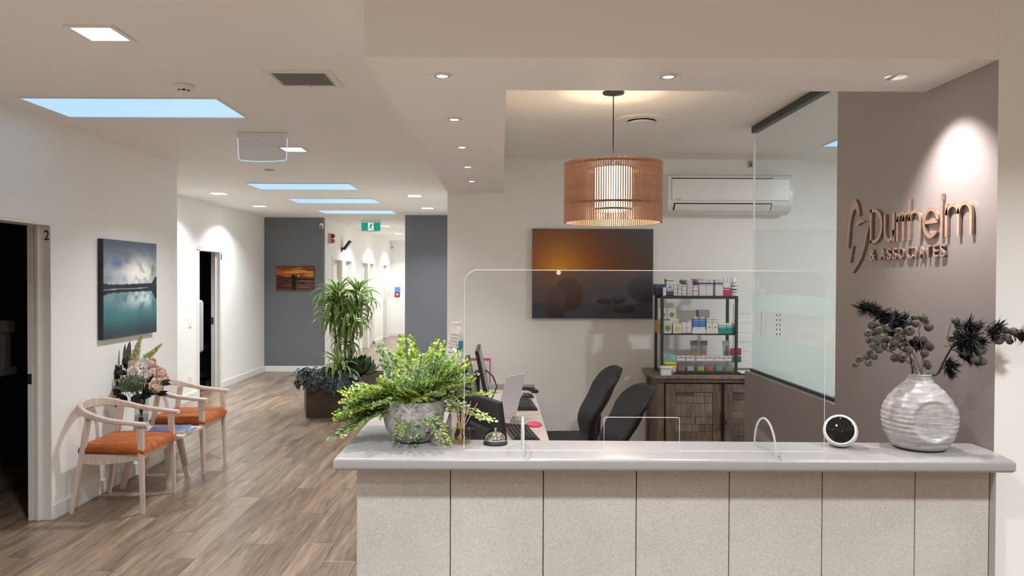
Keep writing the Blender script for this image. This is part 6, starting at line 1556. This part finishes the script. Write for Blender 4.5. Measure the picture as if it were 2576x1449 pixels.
for lab, p0, p1, w_ in (('widest grey-green sword leaf at the back of the bouquet', (325, 930), (327, 857), 0.050), ('narrow green sword leaf left of the widest one', (318, 930), (315, 864), 0.030), ('slim grey sword leaf standing farthest left in the bouquet', (300, 935), (300, 877), 0.026)):
    t, h_ = flower('sword_leaf', lab, at(*p0, 5.90), 'sword leaves in the bouquet'); t['category'] = 'leaf'
    b = B(); strap_leaf(b, h_, at(*p1, 5.88)-vb, w_); b.build('blade', BLADE, t, smooth=True)
t, h_ = flower('dark_foliage', 'spray of blackish green leaves around the left and bottom of the bouquet', at(312, 960, 5.84)); t['category'] = 'foliage'
for i, (px, py, dx, dy, w_) in enumerate([(300, 950, -15, -12, .035), (298, 965, -18, 5, .04), (305, 985, -22, 4, .036), (300, 998, -28, -8, .034), (318, 1000, -12, 14, .03), (330, 1002, 22, 6, .036), (350, 1000, 25, -6, .04), (362, 995, 12, -22, .036), (372, 990, 22, -10, .04), (395, 990, 22, 2, .03), (405, 962, 20, 4, .03), (305, 935, -12, -14, .03), (318, 925, -6, -22, .03), (320, 940, -20, -6, .035), (300, 930, -16, 6, .03), (310, 1000, -20, 22, .026), (345, 1005, 8, 12, .03), (370, 960, 14, -12, .03), (290, 975, -10, 14, .034), (288, 955, -10, -20, .032)]):
    Y_ = 5.84 + 0.02*math.sin(i*2.3); p_ = at(px, py, Y_)-vb
    B().tube([h_*0.6 + Vector((0, 0, 0.08)), (h_+p_)/2 + Vector((0, 0, -0.02)), p_], 0.002, 5).build('twig', DLEAF, t)
    for q2, (ex, ey, ww) in enumerate(((1.25, 1.25, 1.25), (0.3, 1.4, 0.9), (1.3, -0.35, 0.9))):
        b = B(); strap_leaf(b, p_, at(px+dx*ex + (6 if q2 == 1 else 0), py+dy*ey - (5 if q2 == 2 else 0), Y_-0.025-0.01*q2)-vb, w_*ww, 0.012, 6); b.build('leaf', DLEAF, t, smooth=True)
# ================================================================== PLANTER WITH DRACAENA
def bronze_mat():
    k = N('rusted steel'); f = k.noise(k.coord(), 3.5, 6, 0.65); k.base(k.ramp(f, [(0.3, (0.045, 0.030, 0.022)), (0.6, (0.085, 0.056, 0.040)), (0.8, (0.13, 0.085, 0.06))])); k.p.inputs['Roughness'].default_value = 0.55; k.p.inputs['Metallic'].default_value = 0.3; return k.m
pl = thing('planter_box', 'dark rusted steel planter box in the waiting area holding the tall plant', 'planter', (-1.97, 9.0, 0))
fl, frr, br_, bl_ = (-0.30, -0.34), (0.31, -0.34), (0.50, 0.34), (-0.50, 0.34)
outp = [fl, frr, br_, bl_]
BRZ = bronze_mat()
for (a, c) in ((fl, frr), (frr, br_), (br_, bl_), (bl_, fl)):
    dx, dy = c[0]-a[0], c[1]-a[1]; l = math.hypot(dx, dy); nx_, ny_ = -dy/l*0.012, dx/l*0.012
    B().prism([(a[0], a[1], 0.0005), (c[0], c[1], 0.0005), (c[0]+nx_, c[1]+ny_, 0.0005), (a[0]+nx_, a[1]+ny_, 0.0005)], (0, 0, 0.475)).build('side_plate', BRZ, pl)
B().prism([(x*0.96, y*0.96, 0.40) for x, y in outp], (0, 0, 0.03)).build('soil', mat('potting soil', (0.02, 0.016, 0.012), 0.9), pl)
LEAFM = attr_mat('dracaena leaf', 0.38, spec=0.5, trans=0.15)
def drac_leaf(L, w_, droop, lift, seed, bright=1.0):
    b = B(); r = random.Random(seed); n = 9; cols = []; th = lift; p = Vector((0, 0, 0)); rows = []
    for i in range(n+1):
        f = i/n; ww = w_*(0.55 + 0.45*math.sin(PI*min(1, f*1.15+0.05)))*(1-f**4)
        d = Vector((0, math.cos(th), math.sin(th)))
        nrm = Vector((0, -math.sin(th), math.cos(th)))
        row = []
        for j, s_ in enumerate((-1, -0.55, 0, 0.55, 1)):
            row.append(b.bm.verts.new(p + Vector((s_*ww/2, 0, 0)) + nrm*abs(s_)*ww*0.22))
            edge = abs(s_) > 0.5
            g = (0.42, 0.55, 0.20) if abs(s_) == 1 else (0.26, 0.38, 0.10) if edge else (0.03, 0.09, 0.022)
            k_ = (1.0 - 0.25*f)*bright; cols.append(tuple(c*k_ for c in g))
        rows.append(row); p = p + d*L/n; th -= droop/n*(0.5+f*1.4)
    for a, c in zip(rows, rows[1:]):
        for j in range(4): b.bm.faces.new((a[j], a[j+1], c[j+1], c[j]))
    me = bpy.data.meshes.new('leaf'); b.bm.to_mesh(me); b.bm.free(); set_col(me, cols); me.materials.append(LEAFM)
    me.polygons.foreach_set('use_smooth', [True]*len(me.polygons)); return me
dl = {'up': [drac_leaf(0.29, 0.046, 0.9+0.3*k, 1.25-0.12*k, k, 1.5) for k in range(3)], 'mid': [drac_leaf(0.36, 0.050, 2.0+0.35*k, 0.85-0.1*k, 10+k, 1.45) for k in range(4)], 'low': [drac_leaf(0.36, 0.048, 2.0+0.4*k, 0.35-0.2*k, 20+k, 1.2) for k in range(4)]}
TRUNK = mat('cane trunk', (0.16, 0.12, 0.08), 0.8, var=0.3, bump=0.4, bscale=60)
rd_ = random.Random(9)
def dracaena(label, base, heads, group):
    t = thing('dracaena', label, 'plant', base, 0, group)
    top = max(h[2] for h in heads)
    for (hx, hy, hz, nlv, sc_) in heads:
        B().tube([(hx*0.3, hy*0.3, 0), (hx*0.7, hy*0.7, hz*0.5), (hx, hy, hz)], 0.016, 8, 0.011).build('cane', TRUNK, t, smooth=True)
        for i in range(nlv):
            f = i/nlv; kind = 'up' if f < 0.22 else 'mid' if f < 0.62 else 'low'
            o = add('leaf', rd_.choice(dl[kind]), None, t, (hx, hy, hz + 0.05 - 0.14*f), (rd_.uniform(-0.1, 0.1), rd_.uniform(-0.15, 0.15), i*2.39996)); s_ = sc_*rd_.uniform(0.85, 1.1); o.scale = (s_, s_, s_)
    return t
dracaena('tall variegated dracaena with arching striped leaves in the steel planter', (-1.90, 9.0, 0.431), [(-0.07, -0.05, 0.96, 60, 1.12), (0.15, 0.06, 0.98, 56, 1.08), (-0.14, 0.05, 0.78, 56, 0.98), (0.12, -0.06, 0.74, 56, 0.98), (0.02, 0.02, 0.48, 50, 0.85)], 'dracaena plants in the planter')
dracaena('low bright dracaena rosette in front of the tall canes', (-1.92, 8.80, 0.431), [(0, -0.02, 0.16, 34, 1.05)], 'dracaena plants in the planter')
HEU = mat('slate blue leaf', (0.065, 0.085, 0.09), 0.45, var=0.35, vscale=25)
DG = mat('deep green leaf', (0.035, 0.085, 0.035), 0.4, var=0.3, vscale=25)
def lobed_leaf(seed, R0=0.075):
    r = random.Random(seed); b = B(); n = 30; ctr = b.bm.verts.new((0, 0.01, 0.006)); ringv = []
    for i in range(n):
        a = 2*PI*i/n; lob = 1 + 0.22*math.cos(5*a) + 0.07*math.cos(15*a+seed); base = 0.72 + 0.28*math.cos(a)
        rad = R0*lob*base; x = rad*math.sin(a)*1.0; y = rad*math.cos(a) + R0*0.55; z = -0.35*(x*x+y*y)/R0*0.6 + 0.006*math.sin(3*a+seed)
        ringv.append(b.bm.verts.new((x, y, z)))
    midv = [b.bm.verts.new(Vector(v.co)*0.55 + Vector((0, 0.006, 0.010*math.sin(5*i*2*PI/n)))) for i, v in enumerate(ringv)]
    for i in range(n):
        j = (i+1) % n; b.bm.faces.new((midv[i], ringv[i], ringv[j], midv[j])); b.bm.faces.new((ctr, midv[i], midv[j]))
    me = b.mesh('leaf', True, 180); me.materials.append(HEU); return me
heu = [lobed_leaf(s) for s in range(5)]
ht = thing('slate_leaf_plant', 'low plant with slate-blue lobed leaves spilling over the planter front', 'plant', (-1.97, 8.70, 0.431))
rh = random.Random(31)
for i in range(78):
    f = rh.random(); x = -0.38 + 0.60*(i/78) + rh.uniform(-0.03, 0.03); layer = i % 3
    y = [-0.09, -0.04, 0.02][layer] + rh.uniform(-0.03, 0.03); z = [0.03, 0.09, 0.15][layer] + rh.uniform(-0.03, 0.03) - (0.05 if x > 0.0 else 0)
    az = PI + rh.uniform(-0.9, 0.9) + (0.7 if x < -0.28 else 0)*-1
    tilt = [-1.25, -0.75, -0.3][layer] + rh.uniform(-0.3, 0.3)
    o = add('leaf', heu[i % 5], None, ht, (x, y, z)); M = Matrix.Rotation(az, 4, 'Z') @ Matrix.Rotation(tilt, 4, 'X') @ Matrix.Rotation(rh.uniform(-0.5, 0.5), 4, 'Y'); o.rotation_euler = M.to_euler(); s_ = rh.uniform(0.75, 1.15); o.scale = (s_, s_, s_)
    if i % 4 == 0: B().tube([(x*0.8, 0.06, 0.0), (x*0.9, y*0.3+0.03, z*0.7), (x, y, z)], 0.0022, 5).build('stalk', STEM, ht)
dgp = thing('green_leaf_plant', 'dark green broad-leaved plant at the right of the planter', 'plant', (-1.70, 8.98, 0.431))
dgm = []
for s in range(3):
    b = B(); strap_leaf(b, Vector((0, 0, 0)), Vector((0, 0.24, 0.02)), 0.085 + 0.015*s, 0.05, 8, Vector((0, 0, 1))); me = b.mesh('leaf', True); me.materials.append(DG); dgm.append(me)
for i in range(46):
    f = i/46; o = add('leaf', dgm[i % 3], None, dgp, (0.02*math.sin(i*2.4), 0.02*math.cos(i*2.4), 0.02+0.05*f)); M = Matrix.Rotation(i*2.39996, 4, 'Z') @ Matrix.Rotation(math.radians(15+55*(1-f)), 4, 'X'); o.rotation_euler = M.to_euler(); s_ = rh.uniform(0.85, 1.3); o.scale = (s_, s_, s_)
for k in range(3): B().tube([(0, 0, 0), (0.02*k, -0.02*k, 0.08)], 0.006, 6).build('stem', FST, dgp)

# ================================================================== WALL ITEMS
def plate(name, label, cat, y, z, w_, h_, X, rocker=True, m=WPLAST):
    t = thing(name, label, cat, (X, y, z))
    B().box(0.0, 0.009, -w_/2, w_/2, -h_/2, h_/2, 0.003, 2).build('plate', m, t)
    if rocker: B().box(0.009, 0.013, -0.010, 0.010, -0.016, 0.016, 0.002).build('rocker', WPLAST, t)
    else:
        for s_ in (-1, 1): B().box(0.009, 0.0095, s_*0.022-0.004, s_*0.022+0.004, -0.012, 0.008).build('socket_slot', GPLAST, t)
        B().box(0.009, 0.012, -0.006, 0.006, 0.022, 0.036, 0.001).build('switch', WPLAST, t)
    return t
p = atX(478, 811, XR2); plate('light_switch', 'white light switch on the recessed wall left of its open door', 'light switch', p.y, p.z, 0.085, 0.120, XR2)
p = atX(478, 957, XR2); plate('power_outlet', 'white power outlet low on the recessed wall left of its open door', 'power outlet', p.y, p.z, 0.085, 0.115, XR2, False)
p = atX(951, 835, HX); plate('power_outlet', 'white power outlet on the hallway wall between two doors', 'power outlet', p.y, p.z, 0.16, 0.12, HX, False)
# security camera on the charcoal wall
p = at(808, 568, 12.9); t = thing('security_camera', 'white capsule security camera at the top corner of the charcoal wall', 'security camera', (p.x, 12.949, p.z))
B().box(-0.034, 0.034, -0.045, -0.0005, -0.05, 0.05, 0.03, 5).build('body', WPLAST, t, smooth=True, angle=60)
B().box(-0.020, 0.020, -0.052, -0.044, -0.046, 0.004, 0.004).build('lens_window', BLACK, t); B().lathe([(0, 0.003), (0.012, 0.002), (0.013, 0)], 16, M=Matrix.Translation((0, -0.052, -0.018)) @ Matrix.Rotation(PI/2, 4, 'X')).build('lens', GPLAST, t)
# alarm strobe
p = atX(833, 600, HX+0.04); t = thing('alarm_strobe', 'wall alarm strobe with a red and an amber lens near the ceiling', 'alarm', (HX, p.y, p.z))
B().box(0.0, 0.045, -0.06, 0.06, -0.09, 0.09, 0.004).build('base', mat('alarm base', (0.5, 0.45, 0.42), 0.5), t)
for dz, m, nm in ((0.045, mat('red lens', (0.28, 0.01, 0.012), 0.2), 'red_lens'), (-0.045, mat('amber lens', (0.50, 0.14, 0.01), 0.2), 'amber_lens')):
    B().lathe([(0.0, 0.065), (0.03, 0.06), (0.04, 0.03), (0.042, 0.0)], 20, M=Matrix.Translation((0.045, 0, dz)) @ Matrix.Rotation(PI/2, 4, 'Y')).build(nm, m, t, smooth=True)
# wall speaker lamp
p = atX(868, 621, HX+0.06); t = thing('wall_floodlight', 'black tilted wall fitting mounted between the alarm and the hall doors', 'wall light', (HX, p.y, p.z))
B().lathe([(0, 0.012), (0.045, 0.012), (0.05, 0)], 20, M=Matrix.Translation((0, -0.05, -0.05)) @ Matrix.Rotation(PI/2, 4, 'Y')).build('bracket', BLACK, t)
B().tube([(0.01, -0.05, -0.05), (0.05, -0.03, -0.02), (0.08, 0.0, 0.0)], 0.013, 8).build('arm', BLACK, t)
Mh = Matrix.Translation((0.10, 0.03, 0.03)) @ Matrix.Rotation(0.65, 4, 'Y') @ Matrix.Rotation(0.0, 4, 'X')
B().box(-0.025, 0.025, -0.09, 0.09, -0.11, 0.11, 0.02, 4, Mh).build('head', BLACK, t, smooth=True, angle=60); B().box(0.025, 0.032, -0.075, 0.075, -0.095, 0.095, 0.004, 1, Mh).build('face_plate', mat('pale face', (0.55, 0.56, 0.56), 0.4), t)
# hallway sanitiser dispenser and fire signs
p = at(982, 722, 20.2); t = thing('soap_dispenser', 'white wall dispenser bottle at the end of the hallway', 'dispenser', (HX+0.0, 20.55, p.z))
B().box(0.0, 0.10, -0.055, 0.055, -0.16, 0.06, 0.02, 3).build('body', WPLAST, t); B().tube([(0.05, 0, 0.05), (0.05, 0, 0.12), (0.10, 0, 0.14)], 0.018, 8).build('pump', WPLAST, t)
a, c = at(993, 722, 20.995), at(1007, 733, 20.995)
tag(B().box(a.x, c.x, 20.992, 20.999, c.z, a.z).build('blue_notice', mat('blue notice', (0.08, 0.32, 0.80), 0.5)), 'small blue notice on the hallway end wall above the red sign', 'sign')
a, c = at(993.5, 734.5, 20.995), at(1006, 746.5, 20.995); t = thing('fire_call_point', 'small square red call point on the hallway end wall', 'call point', ((a.x+c.x)/2, 20.999, (a.z+c.z)/2))
hw = (c.x-a.x)/2; B().box(-hw, hw, -0.03, 0, -hw, hw, 0.004).build('case', mat('call point red', (0.22, 0.015, 0.02), 0.4), t); B().box(-hw*0.55, hw*0.55, -0.034, -0.03, -hw*0.5, hw*0.5).build('window', mat('call point window', (0.6, 0.4, 0.4), 0.4), t)
a, c = at(995, 747.5, 20.995), at(1004, 757, 20.995); t = thing('light_switch', 'white switch plate under the red call point on the end wall', 'light switch', ((a.x+c.x)/2, 20.999, (a.z+c.z)/2)); B().box(-0.05, 0.05, -0.01, 0, -0.055, 0.055, 0.003).build('plate', WPLAST, t); B().box(-0.015, 0.015, -0.014, -0.01, -0.02, 0.02, 0.002).build('rocker', WPLAST, t)
p = at(987, 620, 20.95); t = thing('wall_sensor', 'small white motion sensor high on the hallway end wall', 'sensor', (p.x, 20.999, p.z)); B().box(-0.04, 0.04, -0.05, 0, -0.07, 0.07, 0.012, 2).build('case', WPLAST, t); B().box(-0.028, 0.028, -0.055, -0.05, -0.05, 0.0, 0.003).build('lens', GPLAST, t)

# ================================================================== INSIDE THE DARK TREATMENT ROOMS
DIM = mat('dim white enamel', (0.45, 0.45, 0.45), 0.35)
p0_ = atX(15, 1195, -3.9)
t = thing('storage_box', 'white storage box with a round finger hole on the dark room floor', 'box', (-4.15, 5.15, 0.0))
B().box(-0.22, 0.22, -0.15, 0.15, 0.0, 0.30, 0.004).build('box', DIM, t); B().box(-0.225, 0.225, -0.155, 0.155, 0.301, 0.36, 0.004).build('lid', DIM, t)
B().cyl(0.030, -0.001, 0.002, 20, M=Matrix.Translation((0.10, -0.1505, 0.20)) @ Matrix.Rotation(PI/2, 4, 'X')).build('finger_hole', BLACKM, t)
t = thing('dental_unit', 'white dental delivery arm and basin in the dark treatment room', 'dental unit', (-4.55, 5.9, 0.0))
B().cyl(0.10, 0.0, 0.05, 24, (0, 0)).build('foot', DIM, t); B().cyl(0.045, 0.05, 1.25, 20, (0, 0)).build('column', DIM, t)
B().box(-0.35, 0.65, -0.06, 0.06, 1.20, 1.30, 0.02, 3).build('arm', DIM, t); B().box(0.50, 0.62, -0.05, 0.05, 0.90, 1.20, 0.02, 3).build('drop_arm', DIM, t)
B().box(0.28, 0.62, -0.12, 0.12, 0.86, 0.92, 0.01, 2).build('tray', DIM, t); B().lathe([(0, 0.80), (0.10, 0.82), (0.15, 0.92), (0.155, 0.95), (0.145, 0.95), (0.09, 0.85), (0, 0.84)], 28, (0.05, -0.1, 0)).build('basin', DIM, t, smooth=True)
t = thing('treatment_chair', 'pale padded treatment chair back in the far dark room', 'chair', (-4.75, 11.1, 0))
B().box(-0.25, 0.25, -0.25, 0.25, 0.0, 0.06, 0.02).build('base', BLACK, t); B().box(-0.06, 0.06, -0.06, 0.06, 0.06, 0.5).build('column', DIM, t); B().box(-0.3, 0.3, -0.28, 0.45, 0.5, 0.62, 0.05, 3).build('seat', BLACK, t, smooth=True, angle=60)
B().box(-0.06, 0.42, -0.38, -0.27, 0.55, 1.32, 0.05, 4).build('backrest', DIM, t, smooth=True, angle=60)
